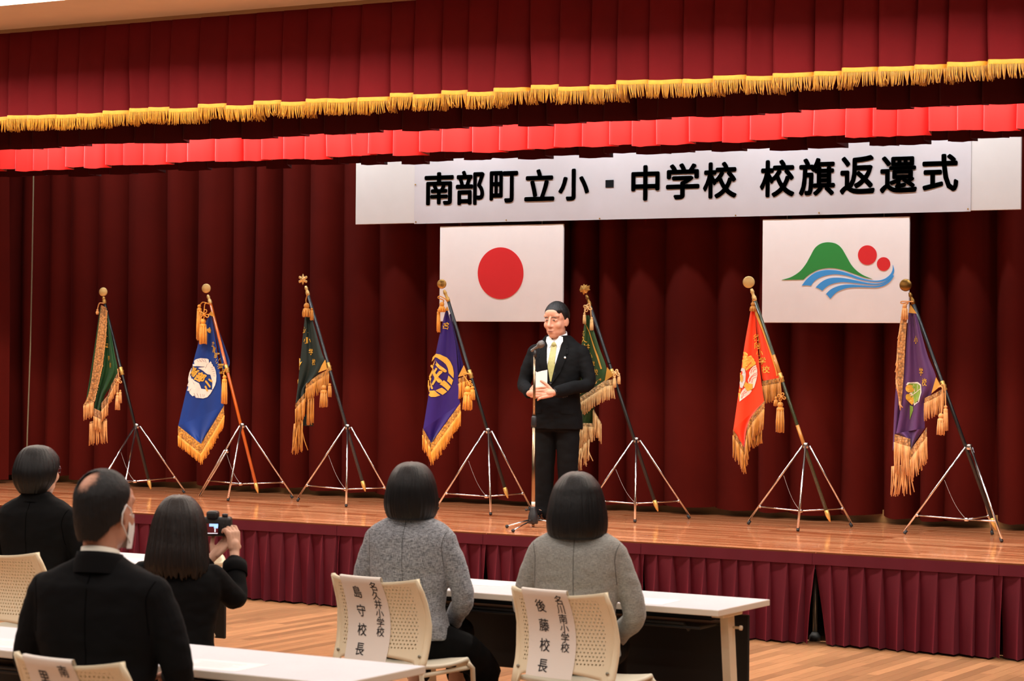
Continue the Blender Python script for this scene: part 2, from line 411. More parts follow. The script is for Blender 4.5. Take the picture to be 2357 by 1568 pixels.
cpos = [(976, 1044, 395, 473), (1048, 1115, 391, 473), (1126, 1192, 392, 468), (1206, 1276, 388, 464), (1284, 1356, 387, 463), (1393, 1412, 414, 432), (1452, 1518, 379, 463), (1532, 1610, 374, 460), (1617, 1696, 371, 458), None, (1748, 1829, 366, 455), (1838, 1922, 362, 452), (1932, 2014, 356, 449), (2024, 2111, 357, 446), (2122, 2206, 353, 442)]
for ch, bx in zip(CH, cpos):
    if bx is None: continue
    a = at_y(bx[0], bx[3], BY-.015); b = at_y(bx[1], bx[2], BY-.015)
    if ch == '・':
        V = [(0, 0), (1, 0), (1, 1), (0, 1)]; F = [(0, 1, 2, 3)]
    else: V, F = bold_text(ch, .027)
    x0 = min(v[0] for v in V); x1 = max(v[0] for v in V); y0 = min(v[1] for v in V); y1 = max(v[1] for v in V)
    W = [(a.x-cxb+(v[0]-x0)/(x1-x0)*(b.x-a.x), -.0114, a.z-pA.z+(v[1]-y0)/(y1-y0)*(b.z-a.z)) for v in V]
    obj('letter', mesh('letter', W, F), ink, ban, False)
pin = M('brass_pin', (170, 130, 60), .35, .9)
for px, py in ((957, 511), (1165, 507), (1380, 503), (1693, 496), (1885, 490), (2228, 481), (956, 425)):
    p = at_y(px, py, BY-.014); MB().sphere((p.x-cxb, -.014, p.z-pA.z), .006, 8, 6).build('pin', pin, ban, True)
redp = M('print_red', (226, 38, 42), .55); greenp = M('print_green', (44, 150, 64), .55); bluep = M('print_blue', (64, 164, 240), .55)
FY = BY+.012
def hang(name, tl, br, label):
    a = at_y(*tl, FY); b = at_y(*br, FY)
    t = thing(name, label, 'flag', ((a.x+b.x)/2, FY, b.z))
    w = b.x-a.x; h = a.z-b.z
    MB().bbox((0, .01, h/2), (w, .02, h), .003).build('panel', panel_w, t)
    for s in (-.33, .33):
        MB().tube([(s*w, .006, h), (s*w, .006, h+pA.z-a.z-.0002)], .0025, 6).build('hanging_wire', M('wire', (120, 110, 100), .4, .8), t)
    def loc(px, py): p = at_y(px, py, FY-.004); return (p.x-(a.x+b.x)/2, p.z-b.z)
    return t, loc
def decal(name, pts, mat, parent, y=-.0035):
    """flat printed shape with a hair of thickness"""
    bm = bmesh.new(); vs_ = [bm.verts.new((x, y, z)) for x, z in pts]; bm.faces.new(vs_)
    r = bmesh.ops.extrude_face_region(bm, geom=bm.faces[:]); bmesh.ops.translate(bm, vec=(0, .003, 0), verts=[g for g in r['geom'] if isinstance(g, bmesh.types.BMVert)])
    bmesh.ops.triangulate(bm, faces=bm.faces[:]); bmesh.ops.recalc_face_normals(bm, faces=bm.faces[:])
    me = bpy.data.meshes.new(name); bm.to_mesh(me); bm.free(); return obj(name, me, mat, parent, False)
def spline(pts, n=10, closed=False):
    pts = [Vector((*p, 0)) if len(p) == 2 else Vector(p) for p in pts]; out = []; m = len(pts)
    for i in range(m if closed else m-1):
        p0 = pts[(i-1) % m] if closed or i > 0 else pts[0]; p1 = pts[i]; p2 = pts[(i+1) % m]; p3 = pts[(i+2) % m] if closed or i+2 < m else pts[-1]
        for k in range(n):
            t = k/n
            out.append(.5*((2*p1)+(-p0+p2)*t+(2*p0-5*p1+4*p2-p3)*t*t+(-p0+3*p1-3*p2+p3)*t**3))
    if not closed: out.append(pts[-1])
    return out
jf, jl = hang('hanging_flag', (1012.8, 521.4), (1294.5, 741), 'white hanging panel with one large plain red disc')
decal('red_disc', [jl(1152+52.5*math.cos(w), 629-59.5*math.sin(w)) for w in np.linspace(0, 2*math.pi, 64, endpoint=False)], redp, jf)
tf, tl_ = hang('hanging_flag', (1755.5, 505.5), (2091, 744), 'white hanging panel with green hill, blue waves and two red dots')
def q8(x, y): return (1740+x/5.6, 480+y/5.6)
def shape(parts):           # parts: lists of control points in the emblem, each smoothed, joined into an outline
    out = []
    for p in parts:
        s = spline(p, 8) if len(p) > 2 else [Vector((*a, 0)) for a in p]
        for v in s:
            if not out or (out[-1]-v).length > .5: out.append(v)
    if (out[0]-out[-1]).length < .5: out.pop()
    return [tl_(*q8(v.x, v.y)) for v in out]
decal('green_hill', shape([[(330, 921), (450, 885), (560, 815), (640, 720), (700, 615), (760, 510), (840, 452), (935, 436), (1030, 455), (1100, 510), (1160, 610), (1230, 730), (1300, 805), (1390, 865), (1498, 908)], [(1498, 908), (1400, 890), (1270, 845), (1110, 790), (960, 768), (820, 785), (720, 830), (650, 880), (612, 917)], [(612, 917), (330, 921)]]), greenp, tf)
decal('red_dot', [tl_(*q8(1435+121*math.cos(w), 601-126*math.sin(w))) for w in np.linspace(0, 2*math.pi, 40, endpoint=False)], redp, tf)
decal('red_dot', [tl_(*q8(1644+86*math.cos(w), 716-88*math.sin(w))) for w in np.linspace(0, 2*math.pi, 40, endpoint=False)], redp, tf)
decal('blue_wave', shape([[(590, 995), (660, 905), (760, 830), (870, 797), (960, 793), (1080, 805), (1220, 848), (1350, 895), (1470, 925), (1570, 929), (1660, 905), (1730, 850), (1760, 790), (1762, 725)], [(1762, 725), (1780, 800), (1760, 858), (1690, 920), (1600, 945), (1480, 942), (1330, 915), (1180, 870), (1060, 850), (960, 854), (850, 880), (760, 930), (707, 997)], [(707, 997), (650, 992), (590, 995)]]), bluep, tf)
decal('blue_wave', shape([[(770, 1017), (840, 950), (930, 905), (1040, 892), (1160, 902), (1300, 930), (1450, 960), (1580, 966), (1680, 930), (1752, 862)], [(1752, 862), (1765, 866), (1700, 935), (1600, 978), (1480, 982), (1330, 968), (1180, 953), (1060, 955), (940, 990), (853, 1060)], [(853, 1060), (815, 1035), (770, 1017)]]), bluep, tf, -.004)
decal('blue_wave', shape([[(903, 1102), (970, 1040), (1080, 995), (1200, 981), (1340, 990), (1500, 1002), (1600, 990), (1700, 940), (1766, 868)], [(1766, 868), (1776, 870), (1730, 940), (1650, 995), (1560, 1018), (1440, 1018), (1290, 1016), (1160, 1030), (1040, 1080), (957, 1165)], [(957, 1165), (930, 1130), (903, 1102)]]), bluep, tf, -.0045)
# ================================================================== school flags on tripod stands
YF = 1.70
chrome = M('chrome', (214, 210, 206), .18, 1.); brass = M('brass', (214, 170, 92), .3, .5, var=.12, vscale=20)
brass_dull = M('brass_dull', (150, 112, 58), .35, 1., var=.15, vscale=20)
gilt = M('gilt', (238, 204, 132), .35, .35, var=.1, vscale=25)
lac_black = M('pole_black', (12, 12, 12), .4, coat=.1)
lac_orange = M('pole_orange', (196, 92, 22), .3, coat=.5, var=.15, vscale=10)
lac_fleck = M('pole_flecked', (44, 46, 48), .4, coat=.1, var=.9, vscale=120)
lac_weave = M('pole_woven', (22, 22, 22), .45, coat=.05, var=.6, vscale=160)
lac_green = M('pole_green_fleck', (52, 58, 34), .35, coat=.4, var=.8, vscale=130)
lac_spiral = M('pole_spiral', (16, 16, 18), .4, coat=.1, var=.5, vscale=60, stretch=(1, 1, 6))
bamboo = M('pole_bamboo', (190, 130, 60), .4, coat=.3)
leather = M('corner_leather', (206, 150, 62), .5)
FR = {'tan': M('fringe_tan', (214, 150, 84), .6, sheen=.2, var=.15, vscale=40), 'gold': M('fringe_gold', (226, 150, 44), .6, sheen=.2, var=.15, vscale=40),
      'dark': M('fringe_olive', (190, 124, 40), .6, sheen=.2, var=.15, vscale=40), 'pale': M('fringe_pale', (224, 182, 122), .6, sheen=.2, var=.15, vscale=40)}
def macrame(key, col):
    m = M(key, col, .65, sheen=.2); nt = m.node_tree; N = nt.nodes; L = nt.links
    tc = N.new('ShaderNodeTexCoord'); v = N.new('ShaderNodeTexVoronoi'); v.inputs['Scale'].default_value = 60; L.new(tc.outputs['Object'], v.inputs['Vector'])
    r = N.new('ShaderNodeValToRGB'); r.color_ramp.elements[0].position = .1; r.color_ramp.elements[0].color = rgb(*col); r.color_ramp.elements[1].position = .9; r.color_ramp.elements[1].color = rgb(*[c*.55 for c in col])
    L.new(v.outputs['Distance'], r.inputs[0]); L.new(r.outputs[0], P3(m).inputs['Base Color'])
    b = N.new('ShaderNodeBump'); b.invert = True; b.inputs['Strength'].default_value = .8; b.inputs['Distance'].default_value = .006; L.new(v.outputs['Distance'], b.inputs['Height']); L.new(b.outputs[0], P3(m).inputs['Normal'])
    return m
BAND = {'tan': macrame('macrame_tan', (214, 150, 84)), 'gold': macrame('macrame_gold', (226, 152, 46)), 'dark': macrame('macrame_olive', (190, 126, 44)), 'pale': macrame('macrame_pale', (222, 180, 120))}
emb_gold = M('embroidery_gold', (226, 176, 70), .5, .15); emb_white = M('embroidery_white', (236, 222, 210), .6); emb_blue = M('embroidery_line', (120, 110, 110), .6)
emb_green = M('embroidery_green', (128, 160, 60), .6); emb_silver = M('embroidery_silver', (206, 204, 200), .5, .2)
def rs(pts, n):                  # resample a polyline along a smooth curve
    s = spline(pts, 8) if len(pts) > 2 else [Vector((*pts[0], 0)), Vector((*pts[1], 0))]
    d = [0.]
    for a, b in zip(s, s[1:]): d.append(d[-1]+(b-a).length)
    out = []
    for i in range(n+1):
        t = d[-1]*i/n; k = 0
        while k < len(d)-2 and d[k+1] < t: k += 1
        f = (t-d[k])/max(1e-9, d[k+1]-d[k]); out.append(s[k].lerp(s[k+1], min(1, f)))
    return out
class Flag:
    def __init__(s, org, sc, label, fr, cloth, yf=YF):
        s.org, s.sc, s.fr, s.yf = org, sc, fr, yf; s.cloth_m = cloth; s.mb = MB(); s.label = label
    def P(s, cx, cy, off=0.): return at_y(s.org[0]+cx/s.sc, s.org[1]+cy/s.sc, s.yf-off)
    def root(s, bottom, top):
        b = s.P(*bottom); s.base = b
        s.o = thing('school_flag', s.label, 'flag', b, 0, 'school flags on the stage'); s.b = b; s.t = s.P(*top)
    def loc(s, cx, cy, off=0.): return s.P(cx, cy, off)-s.base
    def pole(s, mat, joint, extra=(), rad=.0125):
        a = s.b-s.base; t = s.t-s.base
        MB().tube([a, t], rad, 14).build('pole', mat, s.o, True)
        d = (t-a).normalized()
        for i, (c1, c2, m) in enumerate(extra):
            p1 = s.loc(*c1); p2 = s.loc(*c2); f1 = (p1-a).dot(d); f2 = (p2-a).dot(d)
            MB().tube([a+d*f1, a+d*f2], rad*1.04, 14).build('pole_sleeve', m, s.o, True)
        MB().lathe([(.004, -.05), (.012, -.02), (rad*1.25, 0), (rad*1.25, .03), (rad, .035)], 14, a, d).build('pole_tip', brass, s.o, True)
        f = (s.loc(*joint)-a).dot(d)
        MB().lathe([(rad, -.035), (rad*1.35, -.03), (rad*1.2, -.012), (rad*1.6, 0), (rad*1.2, .012), (rad*1.35, .03), (rad, .035)], 14, a+d*f, d).build('joint_ring', brass, s.o, True)
        s.d = d; s.a = a
        return f
    def ferrule(s, tip, mat):
        t = s.t-s.base; e = s.loc(*tip); d = e-t; L = d.length
        MB().lathe([(.013, -.012), (.016, 0), (.016, .02), (.011, .03), (.0115, L*.6), (.015, L*.7), (.009, L)], 14, t, d).build('ferrule', mat, s.o, True)
        s.tip = e
    def disc(s, c, r, mat, th=.012, drum=False, ax=(.35, -1, .05)):
        c = s.loc(*c)
        prof = [(.001, -th), (r*.5, -th*.85), (r*.85, -th*.5), (r, 0), (r*.85, th*.5), (r*.5, th*.85), (.001, th)] if not drum else [(.001, -th), (r*.9, -th), (r, -th*.6), (r*.97, 0), (r, th*.6), (r*.9, th), (.001, th)]
        return MB().lathe(prof, 32, c, ax).build('finial', mat, s.o, True)
    def sheet(s, Lp, Rp, n=1.3, amp=.035, ph=0., off=.03, nu=18, nv=26, grow=.5, mb=None, lean=0.):
        Lr = rs(Lp, nv); Rr = rs(Rp, nv); rows = []
        for i in range(nv+1):
            v = i/nv; row = []
            for j in range(nu+1):
                u = j/nu; p = Lr[i].lerp(Rr[i], u)
                o = off+amp*(grow+(1-grow)*v)*math.sin(2*math.pi*(n*u+ph)+1.2*v)*math.sin(math.pi*min(1, max(0, (u*.94+.03))))**.5+lean*v
                row.append(s.loc(p.x, p.y, o))
            rows.append(row)
        (mb or s.mb).grid(rows)
    def cloth(s):
        me = s.mb.me('cloth'); s.bvh = BVHTree.FromPolygons([v.co.copy() for v in me.vertices], [tuple(p.vertices) for p in me.polygons])
        obj('cloth', me, s.cloth_m, s.o, True)
    def onto(s, p, eps=.005):
        h = s.bvh.ray_cast(Vector((p.x, -1., p.z)), Vector((0, 1, 0)))
        return Vector((p.x, (h[0].y if h[0] is not None else p.y)-eps, p.z))
    def panel(s, name, Lp, Rp, mat, **k):
        b = MB(); s.sheet(Lp, Rp, mb=b, **k); return b.build(name, mat, s.o, True)
    def fringe(s, path, band, drop, off=.045, tilt=.10, fan=0., key=None, spacing=.0105, seed=1, amp=.012):
        key = key or s.fr
        pr = rs(path, 28) if len(path) == 2 else [v for a, b in zip(path, path[1:]) for v in rs([a, b], 14)]
        top = []; bot = []
        for i, p in enumerate(pr):
            o = off+amp*math.sin(i*.55+seed)
            top.append(s.loc(p.x, p.y-3, o)); bot.append(s.loc(p.x, p.y+band, o+.006))
        if band > 4:
            mid = [a.lerp(b, .5)+Vector((0, -.004, 0)) for a, b in zip(top, bot)]
            MB().grid([top, mid, bot]).build('fringe_band', BAND[key], s.o, True)
        L = (drop-band)/s.sc*.00305
        stuff(strands(bot, L, spacing, .0052, tilt, seed, n=4, seg=3, jit=.06).build('fringe', FR[key], s.o, True))
    def tassel(s, cx, cy, cy2, w, off=.06, key=None, cord=None):
        key = key or s.fr; m = FR[key]
        a = s.loc(cx, cy, off); b = s.loc(cx, cy2, off); r = w/2/s.sc*.003; H = (a-b).length
        mb = MB(); mb.sphere(a, (r*.75, r*.75, r*.8), 12, 8); mb.lathe([(r*.5, 0), (r*.9, -.008), (r*.95, -.02), (r*.85, -.03)][::-1], 12, a-Vector((0, 0, r*.5)))
        t = mb.build('tassel', m, s.o, True)
        sk = MB(); q = random.Random(int(cx*7+cy))
        for k in range(16):
            w_ = 2*math.pi*k/16; rr = r*(.55 if k % 2 else .85)
            e = Vector((math.cos(w_)*rr, math.sin(w_)*rr, 0))
            sk.tube([a+e*.8-Vector((0, 0, r*.8)), a+e*1.05-Vector((0, 0, H*.6)), a+e*q.uniform(1.05, 1.25)-Vector((0, 0, H*q.uniform(.94, 1.02)))], [r*.24, r*.26, r*.2], 5)
        stuff(sk.build('tassel_strands', m, t, True))
        if cord:
            pts = [s.loc(x, y, off) for x, y in cord]
            pts = spline([tuple(p) for p in pts], 6) if len(pts) > 2 else pts
            MB().tube(pts, .0045, 6).build('cord', m, s.o, True)
    def knot(s, cx, cy, r, key=None, off=.065):
        m = FR[key or s.fr]; mb = MB()
        for k in range(4):
            w0 = k*math.pi/2+.4; pts = []
            for i in range(13):
                w = i/12*2*math.pi; rr = r*(.5-.5*math.cos(w)); an = w0+.45*math.sin(w)
                pts.append(s.loc(cx+rr*math.cos(an), cy+rr*math.sin(an), off+.004*math.sin(w)))
            mb.tube(pts, .0042, 6)
        mb.sphere(s.loc(cx, cy, off), .011, 10, 6); mb.build('cord_knot', m, s.o, True)
    def leather(s, pts, off=.04):
        V = [s.loc(x, y, off) for x, y in pts]; W = [v+Vector((0, .006, 0)) for v in V]; n = len(V)
        MB().add(V+W, [tuple(range(n)), tuple(range(2*n-1, n-1, -1))]+[(i, i+n, (i+1) % n+n, (i+1) % n) for i in range(n)]).build('corner_patch', leather, s.o)
    def glyph(s, ch, cx, cy, size, mat=None, rot=0., squash=1., bold=.02):
        V, F = bold_text(ch, bold); xs_ = [v[0] for v in V]; ys_ = [v[1] for v in V]; mx = (min(xs_)+max(xs_))/2; my = (min(ys_)+max(ys_))/2; k = size/.95
        W = []
        for x, y in V:
            x = (x-mx)*k*squash; y = (y-my)*k
            W.append(s.onto(s.loc(cx+x*math.cos(rot)-y*math.sin(rot), cy-(x*math.sin(rot)+y*math.cos(rot)))+s.base-s.base))
        obj('lettering', mesh('lettering', W, F), mat or emb_gold, s.o, False)
    def patch(s, name, pts, mat, eps=.005, n=None):
        """embroidered shape laid on the cloth; pts in crop pixels"""
        bm = bmesh.new(); vs_ = [bm.verts.new((x, y, 0)) for x, y in pts]; f = bm.faces.new(vs_)
        bmesh.ops.triangulate(bm, faces=[f])
        for _ in range(2): bmesh.ops.subdivide_edges(bm, edges=[e for e in bm.edges if e.calc_length() > 22], cuts=1, use_grid_fill=False); bmesh.ops.triangulate(bm, faces=bm.faces[:])
        for v in bm.verts: v.co = s.onto(s.loc(v.co.x, v.co.y), eps)
        me = bpy.data.meshes.new(name); bm.to_mesh(me); bm.free(); return obj(name, me, mat, s.o, False)
def Z8(fl, ox, oy, pts): return [((ox+x/8.7125-fl.org[0])*fl.sc, (oy+y/8.7125-fl.org[1])*fl.sc) for x, y in pts]
def cap(p, q, w, n=6):      # a round-ended stroke
    a = math.atan2(q[1]-p[1], q[0]-p[0]); o = []
    for i in range(n+1): t = a-math.pi/2+math.pi*i/n; o.append((q[0]+w/2*math.cos(t), q[1]+w/2*math.sin(t)))
    for i in range(n+1): t = a+math.pi/2+math.pi*i/n; o.append((p[0]+w/2*math.cos(t), p[1]+w/2*math.sin(t)))
    return o
def ell(cx, cy, rx, ry, tilt, a0, a1, n=24, k=1.):
    out = []
    for i in range(n+1):
        w = math.radians(a0+(a1-a0)*i/n); x = rx*k*math.cos(w); y = -ry*k*math.sin(w); t = math.radians(tilt)
        out.append((cx+x*math.cos(t)-y*math.sin(t), cy+x*math.sin(t)+y*math.cos(t)))
    return out
def ringpart(c, a0, a1, k0, k1, n=18): return ell(*c, a0, a1, n, k1)+ell(*c, a1, a0, n, k0)

def stand(collar, feet, label, chain=0, yk=YF):
    K = at_y(*collar, yk); F = [at_z(*f, HS)+Vector((0, 0, .006)) for f in feet]
    c = Vector((sum(f.x for f in F)/3, sum(f.y for f in F)/3, HS))
    t = thing('flag_stand', label, 'flag stand', c, 0, 'chrome tripod flag stands')
    K = K-c; F = [f-c for f in F]
    MB().lathe([(.017, -.022), (.021, -.015), (.021, .012), (.017, .018)], 16, K, (0, 0, 1)).build('collar', chrome, t, True)
    hub = Vector((K.x*.2, K.y*.2, .122))
    MB().lathe([(.014, -.012), (.018, 0), (.014, .012)], 12, hub).build('hub', chrome, t, True)
    for i, f in enumerate(F):
        d = f.normalized() if False else (f-Vector((0, 0, 0))); top = K+Vector((f.x-K.x, f.y-K.y, 0)).normalized()*.026-Vector((0, 0, .004))
        lg = MB().tube([top, f+Vector((0, 0, .02))], [.0085, .0075], 10).build('leg', chrome, t, True)
        dn = (top-f).normalized()
        MB().lathe([(.0105, 0.002), (.0115, .006), (.0105, .03)], 12, f+Vector((0, 0, .0)), dn).build('rubber_foot', rubber, lg, True)
        k = (.135-f.z)/(top.z-f.z); nd = f.lerp(top, k)
        MB().tube([hub, nd], .0055, 8).build('spreader_bar', chrome, t, True)
        MB().sphere(nd, .011, 10, 6).build('bar_clamp', chrome, t, True)
    p0 = F[chain].lerp(K, .62); p1 = hub; mb = MB()
    for k in range(34):
        u = (k+.5)/34; p = p0.lerp(p1, u)-Vector((0, 0, .035*math.sin(math.pi*u)))
        mb.tube([p-(p1-p0).normalized()*.006, p+(p1-p0).normalized()*.006], [.0013, .0013], 4)
    stuff(mb.build('chain', M('chain_grey', (150, 132, 124), .5, .3), t))
    return t
stand((315, 980), [(217, 1144), (282, 1152), (425, 1137)], 'chrome tripod stand holding the green flag on a plain black pole')
sb = stand((558, 979), [(460, 1143), (524.6, 1155), (674, 1149)], 'chrome tripod stand holding the blue crane flag')
stand((800.5, 982), [(684, 1155.7), (796.8, 1168.6), (905, 1163)], 'chrome tripod stand under the dark flag with the star finial')
stand((1123.7, 991), [(1004, 1177), (1129.4, 1187.8), (1222, 1177)], 'chrome tripod stand holding the deep purple flag with gold ring emblem')
stand((1465, 1012.5), [(1340, 1194), (1461.4, 1204.6), (1587.6, 1196)], 'chrome tripod stand holding the green flag behind the speaker')
stand((1855, 1025), [(1721.4, 1208.8), (1836.4, 1225), (1961, 1215)], 'chrome tripod stand holding the orange flag')
stand((2231, 1028.4), [(2081, 1231.5), (2306.4, 1250), (2284.5, 1233.6)], 'chrome tripod stand holding the purple flag with green leaf emblem')
# the second tripod's doubled lower leg
c0 = sb.location; f0 = at_z(460, 1143, HS)-c0; k0 = at_y(558, 979, YF)-c0
for dx in (.017, -.012):
    o_ = Vector((dx, -.012, .012)); MB().tube([f0+o_*.6, f0.lerp(k0, .64)+o_], .006, 8).build('leg_brace', chrome, sb, True)
MB().lathe([(.014, -.012), (.02, 0), (.014, .012)], 10, f0.lerp(k0, .64), (k0-f0)).build('leg_clamp', chrome, sb, True)

def cl(name, col, sheen=.1): return M(name, col, .55, sheen=sheen, spec=.35, var=.10, vscale=5, bump=.05, bscale=200)
# --- A green
A = Flag((150, 630), 2.8514, 'green flag with a wide tan fringe down its edge on a plain black pole', 'tan', cl('silk_green', (26, 70, 34)))
A.root((553, 1378), (258, 190)); A.pole(lac_black, (377, 637)); A.ferrule((252, 152), brass); A.disc((250, 120), .038, gilt)
A.sheet([(262, 240), (250, 480), (225, 690), (188, 885)], [(274, 240), (325, 520), (345, 640), (300, 740), (258, 805), (236, 906)], n=1.6, amp=.03)
A.sheet([(230, 215), (190, 500), (138, 830)], [(240, 215), (208, 470), (165, 780)], n=.5, amp=.01, off=.012)
A.cloth()
A.panel('fringe_strip', [(236, 205), (205, 450), (160, 760), (122, 862)], [(272, 225), (264, 420), (242, 600), (190, 838)], BAND['tan'], n=.7, amp=.012, off=.06)
A.fringe([(122, 860), (190, 836)], 6, 120, .06, seed=2); A.fringe([(274, 240), (266, 420), (244, 600), (192, 830)], 3, 14, .06, seed=8, tilt=.5)
A.fringe([(188, 885), (236, 908)], 50, 150, .06, seed=3); A.fringe([(238, 852), (280, 800)], 50, 140, .05, seed=4); A.fringe([(300, 738), (345, 650)], 40, 120, .045, seed=5)
A.fringe([(162, 975), (275, 955)], 10, 180, .035, seed=6); A.fringe([(280, 800), (303, 735)], 30, 90, .04, seed=9)
for ch, x, y in (('町', 279, 425), ('立', 283, 470), ('学', 298, 555), ('校', 315, 600)): A.glyph(ch, x, y, 34, squash=.6)
A.tassel(345, 790, 895, 34, cord=[(345, 625), (352, 690), (345, 780)]); A.knot(348, 705, 24); A.tassel(212, 240, 262, 24, cord=[(252, 195), (225, 195), (213, 232)]); A.tassel(362, 770, 850, 22)
# --- B blue with cranes
B = Flag((380, 630), 2.85, 'royal blue flag with white crane roundel on an orange pole', 'gold', cl('silk_blue', (12, 52, 128), .2))
B.root((600, 1402), (296, 190)); B.pole(lac_orange, (412, 622)); B.ferrule((280, 140), gilt); B.disc((270, 97), .039, gilt)
B.sheet([(285, 272), (215, 470), (160, 680), (120, 850), (86, 1000)], [(302, 275), (335, 460), (358, 640), (374, 800), (386, 868)], n=1.1, amp=.028)
B.sheet([(86, 1000), (235, 1120)], [(386, 868), (235, 1120)], n=1.1, amp=.028, ph=.19, grow=1, nv=12)
B.sheet([(306, 285), (345, 480), (378, 650)], [(318, 280), (400, 500), (424, 585), (402, 640)], n=.8, amp=.02, off=-.004)
B.cloth()
B.fringe([(86, 1000), (235, 1120)], 62, 140, .05, seed=2); B.fringe([(235, 1120), (388, 866)], 62, 150, .05, seed=3)
zb = lambda p: Z8(B, 400, 780, p)
for p in ([(375, 555), (430, 475), (510, 415), (600, 390), (690, 398), (725, 418), (732, 485), (690, 600), (640, 560), (540, 548), (450, 555), (385, 575)],
          [(735, 490), (768, 450), (800, 475), (800, 500), (835, 520), (835, 550), (870, 560), (905, 640), (922, 740), (918, 850), (890, 940), (845, 1010), (820, 1020), (825, 900), (800, 800), (770, 720), (700, 712), (650, 680), (600, 620), (560, 590), (575, 578), (640, 640), (680, 630), (700, 560)],
          [(360, 590), (320, 680), (295, 800), (300, 920), (335, 1040), (390, 1045), (430, 1000), (490, 940), (470, 880), (430, 810), (405, 730), (395, 640), (385, 590)],
          [(440, 790), (500, 850), (550, 890), (565, 950), (575, 1000), (680, 1020), (800, 1020), (830, 1030), (780, 1100), (700, 1170), (600, 1197), (490, 1180), (475, 1140), (445, 1150), (430, 1130), (400, 1100), (385, 1060), (430, 1000), (490, 940), (480, 890), (430, 810)]):
    B.patch('crane', zb(p), emb_white)
fl = [((540, 420), (575, 455)), ((580, 410), (615, 460)), ((620, 408), (650, 465)), ((655, 412), (680, 480)), ((850, 570), (790, 575)), ((870, 610), (810, 610)), ((885, 650), (830, 655)), ((895, 700), (850, 700)), ((900, 750), (855, 740)), ((300, 830), (365, 860)), ((300, 870), (370, 895)), ((305, 915), (380, 925)), ((315, 960), (385, 960)), ((490, 1165), (475, 1090)), ((530, 1175), (515, 1095)), ((570, 1180), (560, 1105)), ((610, 1175), (600, 1110)), ((640, 1160), (635, 1115)), ((700, 500), (660, 590)), ((430, 1000), (380, 1070))]
for a, b in fl: B.patch('feather_line', zb(cap(a, b, 5, 2)), emb_blue, .008)
for a, b in (((745, 815), (810, 850)), ((670, 855), (770, 960)), ((660, 960), (700, 1035))): B.patch('lettering', zb(cap(a, b, 40)), emb_gold, .009)
for ch, x, y in (('南', 475, 662), ('部', 582, 770)):
    q = zb([(x, y)])[0]; B.glyph(ch, q[0], q[1], 58, rot=math.radians(-33), squash=.8, bold=.05)
for ch, x, y in (('立', 332, 462), ('南', 340, 500), ('部', 352, 536), ('小', 364, 572), ('学', 376, 606), ('校', 388, 640)): B.glyph(ch, x, y, 38, squash=.6, rot=-.2)
B.patch('gold_crest', [(290, 368), (303, 350), (316, 374), (308, 392), (296, 388)], emb_gold)
B.tassel(250, 315, 462, 56, .075, cord=[(288, 195), (262, 200), (255, 262)]); B.knot(255, 268, 34, off=.08); B.tassel(225, 215, 435, 40, .05, cord=[(290, 200), (248, 188), (228, 210)]); B.tassel(390, 680, 855, 42, .06, cord=[(408, 618), (385, 650), (390, 675)])
B.leather([(280, 268), (305, 246), (322, 285)], .045)
# --- C dark green, star
C_ = Flag((620, 610), 2.703, 'blackish green flag on a flecked pole with a star shaped finial', 'dark', cl('silk_dark_green', (24, 38, 34)))
C_.root((586, 1372), (240, 182)); C_.pole(lac_fleck, (374, 632)); C_.ferrule((226, 132), gilt)
C_.sheet([(222, 312), (200, 520), (180, 720), (163, 866)], [(262, 318), (325, 540), (345, 605), (300, 690), (232, 742), (226, 792)], n=1.4, amp=.03)
C_.sheet([(205, 930), (205, 1000)], [(270, 930), (274, 1004)], n=.6, amp=.02, off=.0, nv=6)
C_.cloth()
C_.fringe([(163, 866), (226, 792)], 30, 160, .05, seed=2, key='dark'); C_.fringe([(228, 742), (302, 688), (372, 650)], 28, 125, .05, seed=3)
C_.fringe([(236, 830), (276, 820)], 5, 185, .03, seed=4); C_.fringe([(155, 985), (206, 960)], 4, 215, .03, seed=5, tilt=.2)
C_.leather([(298, 672), (346, 590), (358, 650)])
C_.patch('crest', [(188, 580), (226, 602), (188, 655)], emb_gold); C_.patch('crest_field', [(192, 592), (217, 604), (192, 640)], emb_silver, .008)
C_.patch('gold_corner', [(178, 718), (185, 705), (184, 735), (179, 742)], emb_gold)
for ch, x, y in (('立', 238, 405), ('小', 250, 470), ('学', 268, 540), ('校', 286, 604)): C_.glyph(ch, x, y, 40, squash=.72)
C_.tassel(232, 255, 324, 56, .07, cord=[(240, 178), (228, 215), (232, 250)]); C_.tassel(264, 275, 345, 24, .05); C_.tassel(340, 765, 888, 52, .07, cord=[(368, 640), (345, 690), (342, 760)]); C_.tassel(376, 745, 822, 26, .06)
sp = C_.loc(209, 90); st = []
for k in range(12):
    w = math.pi/2+k*math.pi/6; r = .044 if k % 2 == 0 else .024; st.append((r*math.cos(w), r*math.sin(w)))
mb = MB(); n = len(st); mb.add([sp+Vector((x, -.003, z)) for x, z in st]+[sp+Vector((x, .003, z)) for x, z in st]+[sp+Vector((0, -.016, 0)), sp+Vector((0, .016, 0))], [(i, (i+1) % n, 2*n) for i in range(n)]+[((i+1) % n+n, i+n, 2*n+1) for i in range(n)]+[(i, i+n, (i+1) % n+n, (i+1) % n) for i in range(n)])
for w in (-.5, .5, 2.64, 3.64): mb.sphere(sp+Vector((.035*math.cos(w), 0, .035*math.sin(w))), (.012, .005, .012), 10, 6)
mb.build('finial', gilt, C_.o)
